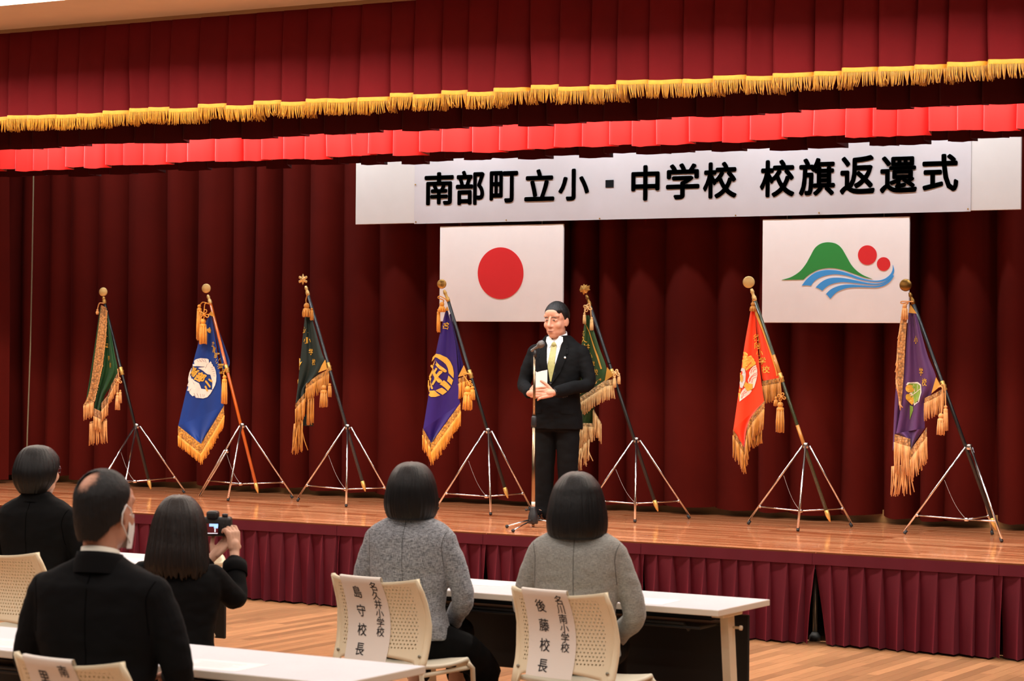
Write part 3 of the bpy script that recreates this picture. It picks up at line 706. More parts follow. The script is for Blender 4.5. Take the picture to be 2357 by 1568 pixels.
# --- D deep purple
D = Flag((940, 620), 2.656, 'deep purple flag with a gold ring emblem on a woven black pole', 'gold', cl('silk_purple', (42, 16, 104), .2))
D.root((597, 1362), (243, 190)); D.pole(lac_weave, (383, 640)); D.ferrule((218, 128), brass); fd = D.disc((204, 90), .037, brass)
D.sheet([(226, 255), (178, 460), (130, 730), (90, 978)], [(240, 250), (285, 430), (300, 600), (306, 720), (316, 822)], n=1.0, amp=.028)
D.sheet([(90, 978), (140, 1064)], [(316, 822), (140, 1064)], n=1.0, amp=.028, ph=.19, grow=1, nv=12)
D.sheet([(250, 280), (290, 470), (302, 660)], [(258, 270), (320, 520), (336, 600), (308, 655)], n=.7, amp=.02, off=.0)
D.cloth()
D.fringe([(88, 975), (140, 1066)], 38, 125, .05, seed=2); D.fringe([(140, 1066), (320, 818)], 50, 145, .05, seed=3); D.fringe([(304, 672), (358, 650)], 30, 130, .035, seed=4)
D.leather([(302, 660), (338, 588), (360, 642)], .03)
zd = lambda p: Z8(D, 960, 780, p)
D.patch('gold_ring', zd([(300, 460), (320, 370), (370, 315), (440, 298), (530, 315), (620, 375), (700, 465), (755, 560), (785, 680), (780, 790), (655, 690), (640, 600), (600, 510), (540, 430), (470, 380), (410, 370), (350, 400)]), emb_gold)
D.patch('gold_ring', zd([(420, 1035), (497, 1135), (430, 1165), (350, 1165), (290, 1130), (245, 1060), (222, 950), (230, 830), (245, 830), (250, 930), (290, 1010), (350, 1040)]), emb_gold)
for p in ([(650, 735), (770, 830), (730, 930), (620, 845)], [(560, 830), (710, 965), (640, 1045), (500, 910)], [(525, 980), (620, 1060), (530, 1125), (437, 1035)]): D.patch('gold_bar', zd(p), emb_gold)
for a, b, w in (((410, 450), (588, 648), 56), ((376, 425), (340, 520), 30), ((400, 470), (265, 760), 34), ((300, 545), (345, 600), 46), ((345, 600), (505, 850), 66), ((455, 605), (400, 690), 46), ((525, 665), (440, 790), 50), ((345, 735), (310, 840), 40), ((430, 830), (385, 905), 46), ((268, 795), (372, 990), 42)):
    D.patch('lettering', zd(cap(a, b, w)), emb_gold, .006)
D.glyph('名', 243, 345, 42, squash=.7, rot=-.3)
D.tassel(205, 215, 262, 44, .07, cord=[(240, 190), (195, 165), (182, 175), (215, 190), (206, 212)]); D.tassel(185, 250, 385, 24, .05); D.tassel(364, 735, 862, 60, .07, cord=[(378, 640), (335, 640), (372, 700), (366, 730)]); D.tassel(392, 725, 800, 34, .06); D.knot(372, 700, 20)
D.leather([(222, 255), (236, 228), (246, 252)], .045)
me, F_ = text_verts('南'); 
V_ = [(x-.5)*.05 for x, y in me]; fc = D.loc(204, 90)
mbt = mesh('emblem', [fc+Vector(((x-.46)*.052, -.0125, (y-.38)*.052)) for x, y in me], F_); obj('emblem', mbt, brass_dull, D.o, False)
# --- E green behind the speaker
E_ = Flag((1290, 630), 2.614, 'mid green flag with pale fringe hanging behind the standing speaker', 'pale', cl('silk_mid_green', (44, 74, 36)))
E_.root((574, 1392), (178, 188)); E_.pole(lac_weave, (322, 598), extra=[((310, 540), (306, 525), lac_black)]); E_.ferrule((156, 128), brass_dull)
E_.sheet([(150, 252), (128, 420), (100, 600), (84, 765)], [(172, 250), (232, 440), (276, 565), (268, 640)], n=1.3, amp=.025)
E_.sheet([(120, 820), (120, 905)], [(205, 800), (205, 912)], n=.8, amp=.03, off=.01, nv=8)
E_.cloth()
E_.patch('gold_trim', [(160, 300), (168, 300), (248, 500), (270, 572), (262, 575), (240, 510)], leather, .006)
E_.patch('gold_trim', [(92, 735), (264, 628), (266, 640), (94, 750)], leather, .006)
E_.fringe([(84, 768), (268, 645), (326, 638)], 34, 120, .05, seed=2); E_.fringe([(120, 900), (205, 905)], 18, 110, .03, seed=3); E_.fringe([(198, 818), (245, 900)], 6, 130, .02, seed=4); E_.fringe([(110, 1060), (176, 990)], 4, 130, .03, seed=5, tilt=.25); E_.fringe([(112, 950), (150, 930)], 4, 120, .03, seed=6)
E_.leather([(266, 650), (280, 565), (318, 612)])
for ch, x, y in (('名', 147, 358), ('久', 155, 396), ('井', 168, 442), ('小', 186, 496), ('学', 205, 545), ('校', 228, 592)): E_.glyph(ch, x, y, 38, squash=.85)
E_.tassel(145, 240, 302, 20, .06, cord=[(178, 185), (150, 195), (146, 236)]); E_.tassel(188, 268, 342, 22, .05, cord=[(180, 190), (185, 262)]); E_.tassel(326, 622, 686, 22, .06, cord=[(330, 598), (328, 618)]); E_.tassel(352, 605, 665, 20, .05, cord=[(318, 600), (340, 585), (352, 602)]); E_.knot(164, 205, 26); E_.knot(332, 600, 24)
ec = E_.loc(146, 95); pts = [(-.042, -.004), (-.03, .03), (-.012, .026), (-.008, .040), (.006, .028), (.018, .036), (.02, .022), (.042, .03), (.038, .004), (.046, -.004), (.026, -.012), (.016, -.03), (.004, -.026), (-.008, -.04), (-.02, -.018), (-.034, -.02)]
mb = MB(); n = len(pts); mb.add([ec+Vector((x, -.004, z)) for x, z in pts]+[ec+Vector((x, .004, z)) for x, z in pts]+[ec+Vector((0, -.02, 0)), ec+Vector((0, .02, 0))], [(i, (i+1) % n, 2*n) for i in range(n)]+[((i+1) % n+n, i+n, 2*n+1) for i in range(n)]+[(i, i+n, (i+1) % n+n, (i+1) % n) for i in range(n)])
mb.build('finial', brass, E_.o)
# --- F orange
F1 = Flag((1650, 610), 2.4514, 'bright orange flag with a gold and white crane emblem', 'dark', cl('silk_orange', (232, 62, 22), .25))
F1.root((626, 1412), (213, 195)); F1.pole(lac_green, (372, 632), extra=[((327, 505), (370, 610), bamboo), ((462, 902), (508, 1010), bamboo)]); F1.ferrule((195, 135), gilt); F1.disc((180, 97), .043, gilt, .008)
F1.sheet([(192, 252), (152, 480), (125, 700), (93, 930)], [(214, 250), (226, 420), (246, 620), (266, 770)], n=.9, amp=.025, off=.04)
F1.sheet([(93, 930), (155, 1035)], [(266, 770), (200, 850), (168, 930), (155, 1035)], n=.9, amp=.025, ph=.19, off=.04, grow=1, nv=14)
F1.sheet([(212, 252), (232, 430), (252, 620), (262, 655)], [(226, 246), (300, 450), (340, 580), (352, 640)], n=.8, amp=.02, off=.012)
F1.cloth()
F1.patch('gold_trim', [(222, 262), (228, 258), (302, 470), (340, 585), (348, 625), (340, 628), (332, 590), (295, 478)], leather, .006)
F1.fringe([(92, 930), (155, 1036)], 32, 145, .055, seed=2); F1.fringe([(155, 1036), (172, 905), (204, 846), (270, 768)], 40, 150, .055, seed=3); F1.fringe([(258, 658), (354, 640)], 26, 125, .03, seed=4); F1.fringe([(205, 960), (252, 930)], 4, 75, .02, seed=5)
zf = lambda p: Z8(F1, 1660, 780, p)
F1.patch('gold_flower', zf([(440, 460), (465, 310), (500, 268), (550, 262), (600, 310), (590, 360), (640, 330), (665, 380), (700, 410), (700, 440), (735, 470), (735, 510), (650, 560), (570, 640), (540, 600), (480, 590), (460, 640), (440, 520)]), emb_gold)
F1.patch('white_waves', zf([(740, 525), (770, 620), (770, 730), (745, 830), (690, 980), (665, 1000), (670, 905), (590, 885), (585, 830), (610, 740), (605, 680), (630, 610), (680, 550)]), emb_white)
F1.patch('white_waves', zf([(645, 1040), (600, 1110), (510, 1200), (440, 1260), (450, 1120), (490, 1040), (545, 975), (565, 1045)]), emb_white)
F1.patch('gold_flower', zf([(385, 680), (415, 680), (440, 780), (440, 880), (460, 990), (455, 1100), (440, 1250), (410, 1130), (390, 960), (382, 800)]), emb_gold)
F1.patch('silver_crane', zf([(430, 490), (450, 640), (470, 590), (510, 585), (550, 610), (565, 700), (555, 840), (535, 900), (500, 990), (450, 975), (435, 880), (455, 800), (440, 690), (410, 640)]), emb_silver, .008)
F1.patch('gold_fan', zf([(560, 855), (580, 890), (668, 905), (660, 1010), (575, 1050), (545, 970), (525, 950)]), emb_gold, .009)
F1.patch('gold_fan', zf([(485+34*math.cos(w), 790+78*math.sin(w)) for w in np.linspace(0, 6.28, 14)[:-1]]), leather, .011)
line_m = M('silk_orange', (232, 62, 22))
for pl in ([(635, 690), (650, 620), (700, 570), (755, 560)], [(675, 670), (690, 625), (755, 600)], [(620, 850), (640, 760), (700, 700), (770, 680)], [(605, 870), (615, 800), (680, 740), (765, 715)], [(650, 880), (660, 810), (700, 780), (760, 765)], [(480, 1200), (490, 1110), (550, 1040)], [(500, 1190), (520, 1100), (570, 1060)], [(560, 610), (600, 540), (650, 460)]):
    for a, b in zip(pl, pl[1:]): F1.patch('wave_line', zf(cap(a, b, 8, 2)), line_m, .010)
for ch, x, y in (('名', 231, 410), ('向', 238, 454), ('小', 252, 496), ('学', 266, 541), ('校', 283, 590)): F1.glyph(ch, x, y, 40, squash=.85)
F1.tassel(358, 790, 945, 46, .06, cord=[(372, 632), (358, 660), (362, 720), (358, 785)]); F1.tassel(334, 752, 798, 26, .04); F1.knot(365, 745, 24); F1.tassel(204, 222, 262, 34, .06, cord=[(212, 192), (202, 200), (204, 218)])
# --- G purple with leaf
G = Flag((2010, 620), 2.412, 'dusty purple flag with a green leaf emblem and tan fringe', 'tan', cl('silk_violet', (86, 48, 96), .2))
G.root((668, 1410), (222, 185)); G.pole(lac_spiral, (408, 640)); G.ferrule((202, 130), brass_dull); G.disc((180, 88), .042, brass_dull, .016, True, (.55, -1, .1))
G.sheet([(195, 240), (176, 520), (150, 780), (126, 912)], [(238, 245), (300, 470), (350, 605), (324, 690), (290, 740), (286, 882)], n=1.6, amp=.035)
G.sheet([(126, 912), (180, 940), (208, 1008)], [(286, 882), (236, 955), (208, 1008)], n=1.6, amp=.03, grow=1, nv=10)
G.sheet([(180, 290), (126, 650), (108, 1010)], [(186, 290), (162, 700), (138, 905)], n=.5, amp=.02, off=.0)
G.cloth()
G.panel('fringe_strip', [(166, 200), (138, 400), (128, 600), (148, 762)], [(192, 230), (182, 350), (168, 600), (154, 768)], BAND['tan'], n=.6, amp=.012, off=.06)
G.fringe([(166, 200), (138, 400), (128, 600), (148, 740)], 3, 40, .055, seed=8, tilt=.25)
G.fringe([(118, 918), (206, 945)], 42, 200, .06, seed=2); G.fringe([(206, 1008), (298, 880)], 48, 170, .055, seed=3); G.fringe([(104, 1090), (206, 1075)], 4, 165, .04, seed=4, tilt=.2); G.fringe([(285, 718), (345, 690), (392, 662)], 24, 120, .04, seed=5)
G.leather([(322, 690), (348, 600), (374, 648)])
G.leather([(196, 242), (206, 196), (240, 246)], .045)
G.patch('leaf', [(198, 640), (206, 628), (250, 626), (276, 640), (284, 682), (272, 735), (240, 757), (228, 735), (202, 700), (222, 672)], emb_white); G.patch('leaf_blade', [(208, 642), (212, 634), (248, 634), (270, 645), (276, 682), (266, 728), (242, 747), (234, 730), (210, 702), (230, 672)], emb_green, .008)
for a, b in (((212, 702), (274, 664)), ((236, 686), (230, 640)), ((254, 676), (252, 640)), ((240, 688), (262, 722)), ((226, 696), (242, 735)), ((256, 676), (272, 700))):
    w = 2.2; G.patch('leaf_vein', [(a[0]-w, a[1]), (a[0], a[1]+w*1.3), (b[0]+w*.6, b[1]+w*.6), (b[0]-w*.6, b[1]-w*.6)], emb_white, .011)
G.patch('gold_leaf', ell(214, 662, 18, 22, 0, 0, 330, 12), emb_gold, .009); G.patch('gold_leaf', ell(214, 722, 16, 32, -20, 0, 330, 12), emb_gold, .009)
G.patch('leaf', [(204, 755), (230, 762), (232, 782), (206, 836)], emb_green)
for ch, x, y in (('小', 246, 392), ('学', 276, 568), ('校', 298, 626)): G.glyph(ch, x, y, 44, squash=.7)
G.tassel(376, 815, 922, 40, .07, cord=[(360, 655), (385, 665), (378, 810)]); G.tassel(402, 765, 900, 26, .06, cord=[(365, 655), (395, 645), (402, 760)]); G.tassel(175, 205, 280, 34, .075, cord=[(222, 180), (160, 178), (158, 190), (195, 185), (176, 202)])
# ================================================================== tables, chairs, papers, microphone
lam_white = M('laminate_white', (222, 226, 234), .35, var=.02); lam_edge = M('edge_cream', (224, 214, 198), .45); cream_metal = M('cream_metal', (226, 214, 188), .4, spec=.5)
black_panel = M('panel_black', (16, 15, 15), .55); paper_m = M('paper', (238, 238, 240), .7); print_m = M('print_grey', (196, 198, 204), .8)
def table(x0, x1, yn, yf, label):
    t = thing('folding_table', label, 'table', ((x0+x1)/2, (yn+yf)/2, 0)); w = x1-x0; d = yf-yn; z = .71
    MB().bbox((0, 0, z-.0135), (w, d, .027), .003).build('tabletop', lam_edge, t)
    MB().box((0, 0, z-.0002), (w-.004, d-.004, .001)).build('laminate', lam_white, t)
    MB().bbox((0, d/2-.065, .475), (w-.14, .016, .335), .006).build('modesty_panel', black_panel, t)
    MB().bbox((0, -.03, .615), (w-.26, d*.55, .012), .004).build('under_shelf', black_panel, t)
    MB().bbox((0, .0, .655), (w-.3, .05, .045), .004).build('beam', black_panel, t)
    MB().tube([(-w/2+.2, -d/2+.12, .60), (-w/2+.21, -d/2+.09, .63), (w/2-.21, -d/2+.09, .63), (w/2-.2, -d/2+.12, .60)], .007, 8).build('shelf_rail', black_panel, t)
    for s in (-1, 1):
        lx = s*(w/2-.10)
        V = []
        a = Vector((lx, .03, .655)); b = Vector((lx, .105, .05)); 
        mb = MB(); hw, hd = .019, .033
        for p in (a, b): V += [p+Vector((i*hw, j*hd, 0)) for i, j in ((-1, -1), (1, -1), (1, 1), (-1, 1))]
        mb.add(V, [(0, 1, 2, 3), (7, 6, 5, 4)]+[(i, i+4, (i+1) % 4+4, (i+1) % 4) for i in range(4)])
        lg = mb.build('leg', cream_metal, t)
        MB().bbox((lx, .03, .667), (.06, .20, .03), .005).build('bracket', cream_metal, lg)
        MB().bbox((lx, .03, .035), (.05, d+.0, .035), .008).build('foot', cream_metal, lg)
        for e in (-1, 1): MB().tube([(lx-.014, .03+e*(d/2-.05), .021), (lx+.014, .03+e*(d/2-.05), .021)], .021, 14).build('caster', rubber, lg, True)
        MB().lathe([(.006, 0), (.006, .03), (.011, .032), (.011, .042)], 12, (lx+s*.019, .055, .60), (s, 0, 0)).build('release_knob', cream_metal, lg, True)
    return t
table(2.09, 3.89, -4.345, -3.816, 'white folding table before the two women in grey jackets')
table(-.93, .87, -4.26, -3.73, 'white folding table before the woman with glasses')
table(1.70, 3.80, -7.04, -6.51, 'white folding table before the balding man')
def sheet_paper(px, py, rz, label, w=.297, h=.21, z=.7105):
    p = at_z(px, py, z); t = thing('paper_sheet', label, 'paper', (p.x, p.y, z), rz)
    MB().box((0, 0, .0006), (w, h, .0008)).build('sheet', paper_m, t)
    for i in range(6): MB().box((-.02+.01*(i % 2), .06-.022*i, .0011), (w*.7-.03*(i % 3), .004, .0002)).build('printed_line', print_m, t)
sheet_paper(1112, 1342, .05, 'sheet of paper lying beside the charcoal tweed jacket'); sheet_paper(1475, 1383, .05, 'sheet of paper lying beside the plain grey jacket')
sheet_paper(318, 1292, .05, 'sheet of paper on the table of the woman with glasses'); sheet_paper(500, 1532, .05, 'sheet of paper in front of the balding man', .297, .21); sheet_paper(15, 1482, .05, 'sheet of paper at the far end of the balding man\'s table')

def chair_mat():
    m = M('chair_shell', (236, 222, 190), .45, spec=.4); nt = m.node_tree; N = nt.nodes; L = nt.links
    uv = N.new('ShaderNodeUVMap'); sp = N.new('ShaderNodeSeparateXYZ'); L.new(uv.outputs[0], sp.inputs[0])
    def math_(op, a, b=None):
        n = N.new('ShaderNodeMath'); n.operation = op
        for i, v in enumerate((a, b)):
            if v is None: continue
            if isinstance(v, (int, float)): n.inputs[i].default_value = v
            else: L.new(v, n.inputs[i])
        return n.outputs[0]
    U = math_('MULTIPLY', sp.outputs[0], 30.); Vv = math_('MULTIPLY', sp.outputs[1], 26.)
    row = math_('FLOOR', Vv); sh = math_('MULTIPLY', math_('MODULO', row, 2.), .5)
    fu = math_('SUBTRACT', math_('FRACT', math_('ADD', U, sh)), .5); fv = math_('SUBTRACT', math_('FRACT', Vv), .5)
    d = math_('ADD', math_('MULTIPLY', fu, fu), math_('MULTIPLY', fv, fv)); hole = math_('LESS_THAN', d, .062)
    inx = math_('MULTIPLY', math_('GREATER_THAN', sp.outputs[0], .085), math_('LESS_THAN', sp.outputs[0], .915)); iny = math_('MULTIPLY', math_('GREATER_THAN', sp.outputs[1], .22), math_('LESS_THAN', sp.outputs[1], .90))
    f = math_('MULTIPLY', hole, math_('MULTIPLY', inx, iny))
    tr = N.new('ShaderNodeBsdfTransparent'); mx = N.new('ShaderNodeMixShader'); L.new(f, mx.inputs[0]); L.new(P3(m).outputs[0], mx.inputs[1]); L.new(tr.outputs[0], mx.inputs[2])
    L.new(mx.outputs[0], N['Material Output'].inputs[0])
    return m
shell_m = chair_mat(); shell_plain = M('chair_plastic', (236, 222, 190), .42, spec=.4); seat_m = M('chair_seat', (226, 220, 200), .45)
def prof(z):                      # profile of the chair back: reclined top, lumbar bulge
    t = (z-.42)/.41
    return -.235+.075*math.sin(math.pi*min(1, max(0, t))*.9)-.045*max(0, t)**1.6
def backpt(u, z, off=0.):
    hw = .222+.012*math.sin(math.pi*min(1, max(0, (z-.42)/.41)))
    return Vector((u*hw, prof(z)-.058*(1-u*u)-off, z))
def ztop(u): return .815+.022*u*u
def zbot(u): return .495-.035*u*u if abs(u) < .9 else .43
def make_chair(x, y, rz, label):
    t = thing('stacking_chair', label, 'chair', (x, y, 0), rz)
    nu, nv = 26, 22; V = []; uv = []
    for side in (0, 1):
        for i in range(nv+1):
            for j in range(nu+1):
                u = -1+2*j/nu; f = i/nv; z = zbot(u)+(ztop(u)-zbot(u))*f
                th = .010+.012*max(0, (abs(u)-.86)/.14)+.006*max(0, (f-.95)/.05)
                V.append(backpt(u, z, -th if side == 0 else 0)); uv.append((j/nu, (z-.43)/(.84-.43)))
    n = nu+1; o = (nv+1)*n; F = []
    for i in range(nv):
        for j in range(nu):
            a = i*n+j; F.append((a, a+1, a+n+1, a+n)); F.append((o+a, o+a+n, o+a+n+1, o+a+1))
    for j in range(nu): F.append((nv*n+j, nv*n+j+1, o+nv*n+j+1, o+nv*n+j)); F.append((j, o+j, o+j+1, j+1))
    for i in range(nv): F.append((i*n, (i+1)*n, o+(i+1)*n, o+i*n)); F.append((i*n+nu, o+i*n+nu, o+(i+1)*n+nu, (i+1)*n+nu))
    bk = obj('backrest', mesh('backrest', V, F, uv), shell_m, t)
    for s in (-1, 1):
        pts = [backpt(s*.985, z, -.008) for z in np.linspace(.83, .43, 9)]
        MB().tube(pts, [.009]+[.0135]*3+[.017]*3+[.02]*2, 10, flat=.8).build('back_post', shell_plain, bk, True)
        MB().lathe([(.001, 0), (.007, .001), (.007, .005)], 10, backpt(s*.93, .50, .004), (0, -1, 0)).build('screw', M('screw_grey', (150, 146, 132), .4, .5), bk, True)
        q = [Vector((s*.222, -.215, .45)), Vector((s*.222, -.205, .39)), Vector((s*.225, -.23, .012))]
        q2 = [Vector((s*.222, .17, .428)), Vector((s*.223, .205, .405)), Vector((s*.228, .235, .012))]
        MB().tube(q, .011, 10).build('leg', cream_metal, t, True); MB().tube(q2, .011, 10).build('leg', cream_metal, t, True)
        MB().tube([(s*.215, -.20, .415), (s*.215, .19, .408)], .010, 8).build('side_rail', cream_metal, t, True)
        for p in (q[-1], q2[-1]): MB().lathe([(.014, -.012), (.015, 0), (.012, .02)], 10, p).build('foot_cap', rubber, t, True)
    rows = []
    for i in range(15):
        v = i/14; row = []
        for j in range(17):
            u = -1+2*j/16; yy = -.205+.44*v; zz = .447+.014*u*u-.012*math.sin(math.pi*v)-.04*max(0, (v-.85)/.15)**2
            row.append((u*(.205+.018*math.sin(math.pi*v)), yy-.02*u*u*(v > .9), zz))
        rows.append(row)
    mb = MB(); mb.grid(rows); mb.grid([[(x_, y_, z_-.018) for x_, y_, z_ in r][::-1] for r in rows])
    rim = rows[0]+[r[-1] for r in rows[1:]]+rows[-1][::-1][1:]+[r[0] for r in rows[::-1][1:-1]]
    mb.tube([Vector(p)-Vector((0, 0, .009)) for p in rim], .010, 8, closed=True)
    mb.build('seat', seat_m, t, True)
    return t
def name_sheet(ch, label, right, left, u0=-.70, u1=.32, full=True):
    """B4 sheet taped over the back of a chair"""
    t = thing('name_sheet', label, 'paper', ch.location, ch.rotation_euler[2]); H = .36
    def S(a, b, off=.0035):        # a across 0..1, b down 0..1
        z = .829-H*b+.004*(1-a); u = u0+(u1-u0)*a
        p = backpt(u, max(z, .44), off); p.z = z
        if b < 0: p = backpt(u, .829, off)+Vector((0, .03, -.0))
        return p
    rows = [[backpt(u0+(u1-u0)*a, .81, -.0135) for a in np.linspace(0, 1, 17)], [backpt(u0+(u1-u0)*a, .833, -.012)+Vector((0, 0, .006)) for a in np.linspace(0, 1, 17)], [backpt(u0+(u1-u0)*a, .832, .001)+Vector((0, 0, .006)) for a in np.linspace(0, 1, 17)]]
    rows += [[S(a, b) for a in np.linspace(0, 1, 17)] for b in np.linspace(.01, 1, 16)]
    MB().grid(rows).build('sheet', M('name_paper', (238, 230, 220), .7), t, True)
    def put(chs, ax, b0, db, size):
        for i, c in enumerate(chs):
            V, F = bold_text(c, .008); xs_ = [v[0] for v in V]; ys_ = [v[1] for v in V]; mx = (min(xs_)+max(xs_))/2; my = (min(ys_)+max(ys_))/2
            W = [S(ax+(v[0]-mx)*size/.25, b0+db*i-(v[1]-my)*size/H, .0055) for v in V]
            obj('letter', mesh('letter', W, F), M('ink_soft', (34, 36, 42), .6), t, False)
    put(right, .80, .09, .112, .043); put(left, .38, .18, .232, .058)
c1 = make_chair(2.575, -4.79, 0, 'cream chair of the woman in the charcoal tweed jacket')
c2 = make_chair(3.495, -4.79, 0, 'cream chair of the woman in the plain grey jacket')
name_sheet(c1, 'white name sheet taped behind the charcoal tweed jacket', '名久井小学校', '島守校長'); name_sheet(c2, 'white name sheet taped behind the plain grey jacket', '名川南小学校', '後藤校長')
c3 = make_chair(3.24, -7.50, 0, 'cream chair of the balding man'); name_sheet(c3, 'white name sheet taped behind the balding man', '南', '里')
c4 = make_chair(.42, -4.80, 0, 'cream chair of the woman with glasses'); c5 = make_chair(1.235, -4.86, 2.11, 'cream chair turned sideways beside the woman taking a photo')

# microphone on its stand
grey_metal = M('mic_grey', (120, 118, 116), .35, .7); black_pl = M('plastic_black', (26, 26, 28), .45); stand_m = M('stand_bronze', (150, 130, 104), .25, 1.)
mbz = at_z(1227, 1214, HS); ms = thing('microphone_stand', 'microphone stand with black hub and folding legs before the speaker', 'microphone stand', mbz)
my_ = mbz.y
def ml(px, py, dy=0.): return at_y(px, py, my_+dy)-mbz
top = ml(1232, 818); 
MB().tube([(0, 0, .045), (0, 0, .74)], .0125, 14).build('lower_tube', stand_m, ms, True); MB().tube([(0, 0, .74), (0, 0, top.z)], .0085, 12).build('upper_tube', stand_m, ms, True)
MB().lathe([(.016, .70), (.019, .71), (.019, .765), (.014, .775)], 14).build('height_clutch', black_pl, ms, True)
MB().lathe([(.034, .025), (.036, .04), (.036, .07), (.030, .095), (.018, .135), (.016, .142)], 20).build('hub', black_pl, ms, True)
MB().tube([(0, 0, .004), (0, 0, .03)], .010, 10).build('centre_pin', stand_m, ms, True)
MB().lathe([(.004, 0), (.004, .02), (.009, .022), (.009, .034)], 10, (-.02, -.008, .12), (-1, -.4, 0)).build('hub_knob', black_pl, ms, True)
MB().tube([(0, 0, .142), (0, 0, .178)], .0132, 12).build('label_tape', M('label_white', (226, 214, 196), .6), ms, True)
for px, py in ((1167, 1212), (1181, 1222), (1292, 1206)):
    e = at_z(px, py, HS+.012)-mbz; dirv = Vector((e.x, e.y, 0)).normalized()
    if px == 1292: e = Vector((.22, .16, .012)); dirv = Vector((e.x, e.y, 0)).normalized()
    lg = MB().tube([dirv*.03+Vector((0, 0, .052)), e], .0062, 10).build('leg', chrome, ms, True)
    MB().sphere(e, .0125, 12, 8).build('foot_tip', rubber, lg, True)
mic = thing('microphone', 'grey handheld microphone clipped on the stand', 'microphone', mbz+top)
a = ml(1223, 808)-top; b = ml(1240, 797)-top; c = ml(1249, 790)-top; d_ = (c-a).normalized()
MB().lathe([(.010, 0), (.0105, .004), (.0115, .06), (.015, (b-a).length)], 16, a, d_).build('body', grey_metal, mic, True)
MB().lathe([(.016, 0), (.022, .004), (.022, .012), (.0255, .016), (.026, .03), (.021, .046), (.010, .053), (.001, .055)], 18, a+d_*(b-a).length*.96, d_).build('grille', M('mic_grille', (110, 108, 106), .4, .8, bump=.6, bscale=260), mic, True)
MB().tube([(0, 0, -.012), (0, 0, .01), a.lerp(b, .55)+Vector((0, 0, -.012))], .011, 10).build('clip', black_pl, mic, True)
# ================================================================== people
def rotz(v, a): c, s = math.cos(a), math.sin(a); return Vector((v[0]*c-v[1]*s, v[0]*s+v[1]*c, v[2]))
class Blob:                       # overlapping solids melted into one continuous skin
    def __init__(s): s.mb = MB()
    def ell(s, c, r, rot=None, n=20, m=14):
        b = MB(); b.sphere((0, 0, 0), r, n, m)
        V = [Vector(v) for v in b.V]
        if rot is not None: V = [rot @ v for v in V]
        s.mb.add([v+Vector(c) for v in V], b.F); return s
    def tube(s, pts, rad, n=14, sm=4, flat=None):
        pts = [Vector(p) for p in pts]; rad = list(rad) if hasattr(rad, '__len__') else [rad]*len(pts)
        if sm > 1 and len(pts) > 2:
            q = spline([(p.x, p.y, p.z) for p in pts], sm); rr = []
            for i in range(len(pts)-1): rr += [rad[i]+(rad[i+1]-rad[i])*k/sm for k in range(sm)]
            rr.append(rad[-1]); pts, rad = q, rr
        s.mb.tube(pts, rad, n, True, flat)
        s.ell(pts[0], rad[0]*.98, n=12, m=8); s.ell(pts[-1], rad[-1]*.98, n=12, m=8); return s
    def loft(s, secs, n=40):       # (centre x, y, z, half width, half depth, squareness, tilt)
        V = []; F = []
        for sec in secs:
            x, y, z, hw, hd = sec[:5]; e = sec[5] if len(sec) > 5 else 2.4; tl = sec[6] if len(sec) > 6 else 0.
            for k in range(n):
                w = 2*math.pi*k/n; c, q = math.cos(w), math.sin(w)
                px = hw*math.copysign(abs(c)**(2/e), c); py = hd*math.copysign(abs(q)**(2/e), q)
                V.append((x+px, y+py, z+tl*py))
        m = len(secs)
        for i in range(m-1):
            for k in range(n): F.append((i*n+k, i*n+(k+1) % n, (i+1)*n+(k+1) % n, (i+1)*n+k))
        F.append(tuple(range(n))[::-1]); F.append(tuple((m-1)*n+k for k in range(n)))
        s.mb.add(V, F); return s
    def me(s, name, vox, smooth=4, wr=0., wscale=9., seed=0., soft=None, extra=0):
        o = bpy.data.objects.new('tmp', s.mb.me('tmp')); COL.objects.link(o)
        r = o.modifiers.new('r', 'REMESH'); r.mode = 'VOXEL'; r.voxel_size = vox
        if smooth: q = o.modifiers.new('s', 'SMOOTH'); q.factor = .5; q.iterations = smooth
        dg = bpy.context.evaluated_depsgraph_get(); dg.update()
        m = bpy.data.meshes.new_from_object(o.evaluated_get(dg)); m.name = name
        md = o.data; bpy.data.objects.remove(o); bpy.data.meshes.remove(md)
        if extra:
            bm = bmesh.new(); bm.from_mesh(m); vs_ = [v for v in bm.verts if soft(v.co)]
            for _ in range(extra): bmesh.ops.smooth_vert(bm, verts=vs_, factor=.5, use_axis_x=True, use_axis_y=True, use_axis_z=True)
            bm.to_mesh(m); bm.free()
        if wr:
            nn = [v.normal.copy() for v in m.vertices]
            for v, n_ in zip(m.vertices, nn):
                p = v.co; q = Vector((p.x*wscale+seed, p.y*wscale, p.z*wscale*1.7))
                v.co = p+n_*wr*(noise.noise(q)+.5*noise.noise(q*2.1))
        return m
def scurve(secs, k=5):             # smooth list of sections
    P_ = [tuple(s) for s in secs]; out = []
    n = len(P_)
    for i in range(n-1):
        p0, p1, p2, p3 = P_[max(0, i-1)], P_[i], P_[i+1], P_[min(n-1, i+2)]
        for j in range(k):
            t = j/k; out.append(tuple(.5*(2*b+(-a+c)*t+(2*a-5*b+4*c-d)*t*t+(-a+3*b-3*c+d)*t**3) for a, b, c, d in zip(p0, p1, p2, p3)))
    out.append(P_[-1]); return out
skin_m = M('skin', (196, 142, 116), .5, spec=.35, var=.06, vscale=30); P3(skin_m).inputs['Subsurface Weight'].default_value = .08; P3(skin_m).inputs['Subsurface Radius'].default_value = (.02, .008, .004)
skin_f = M('skin_light', (212, 166, 140), .5, spec=.35, var=.05, vscale=30)
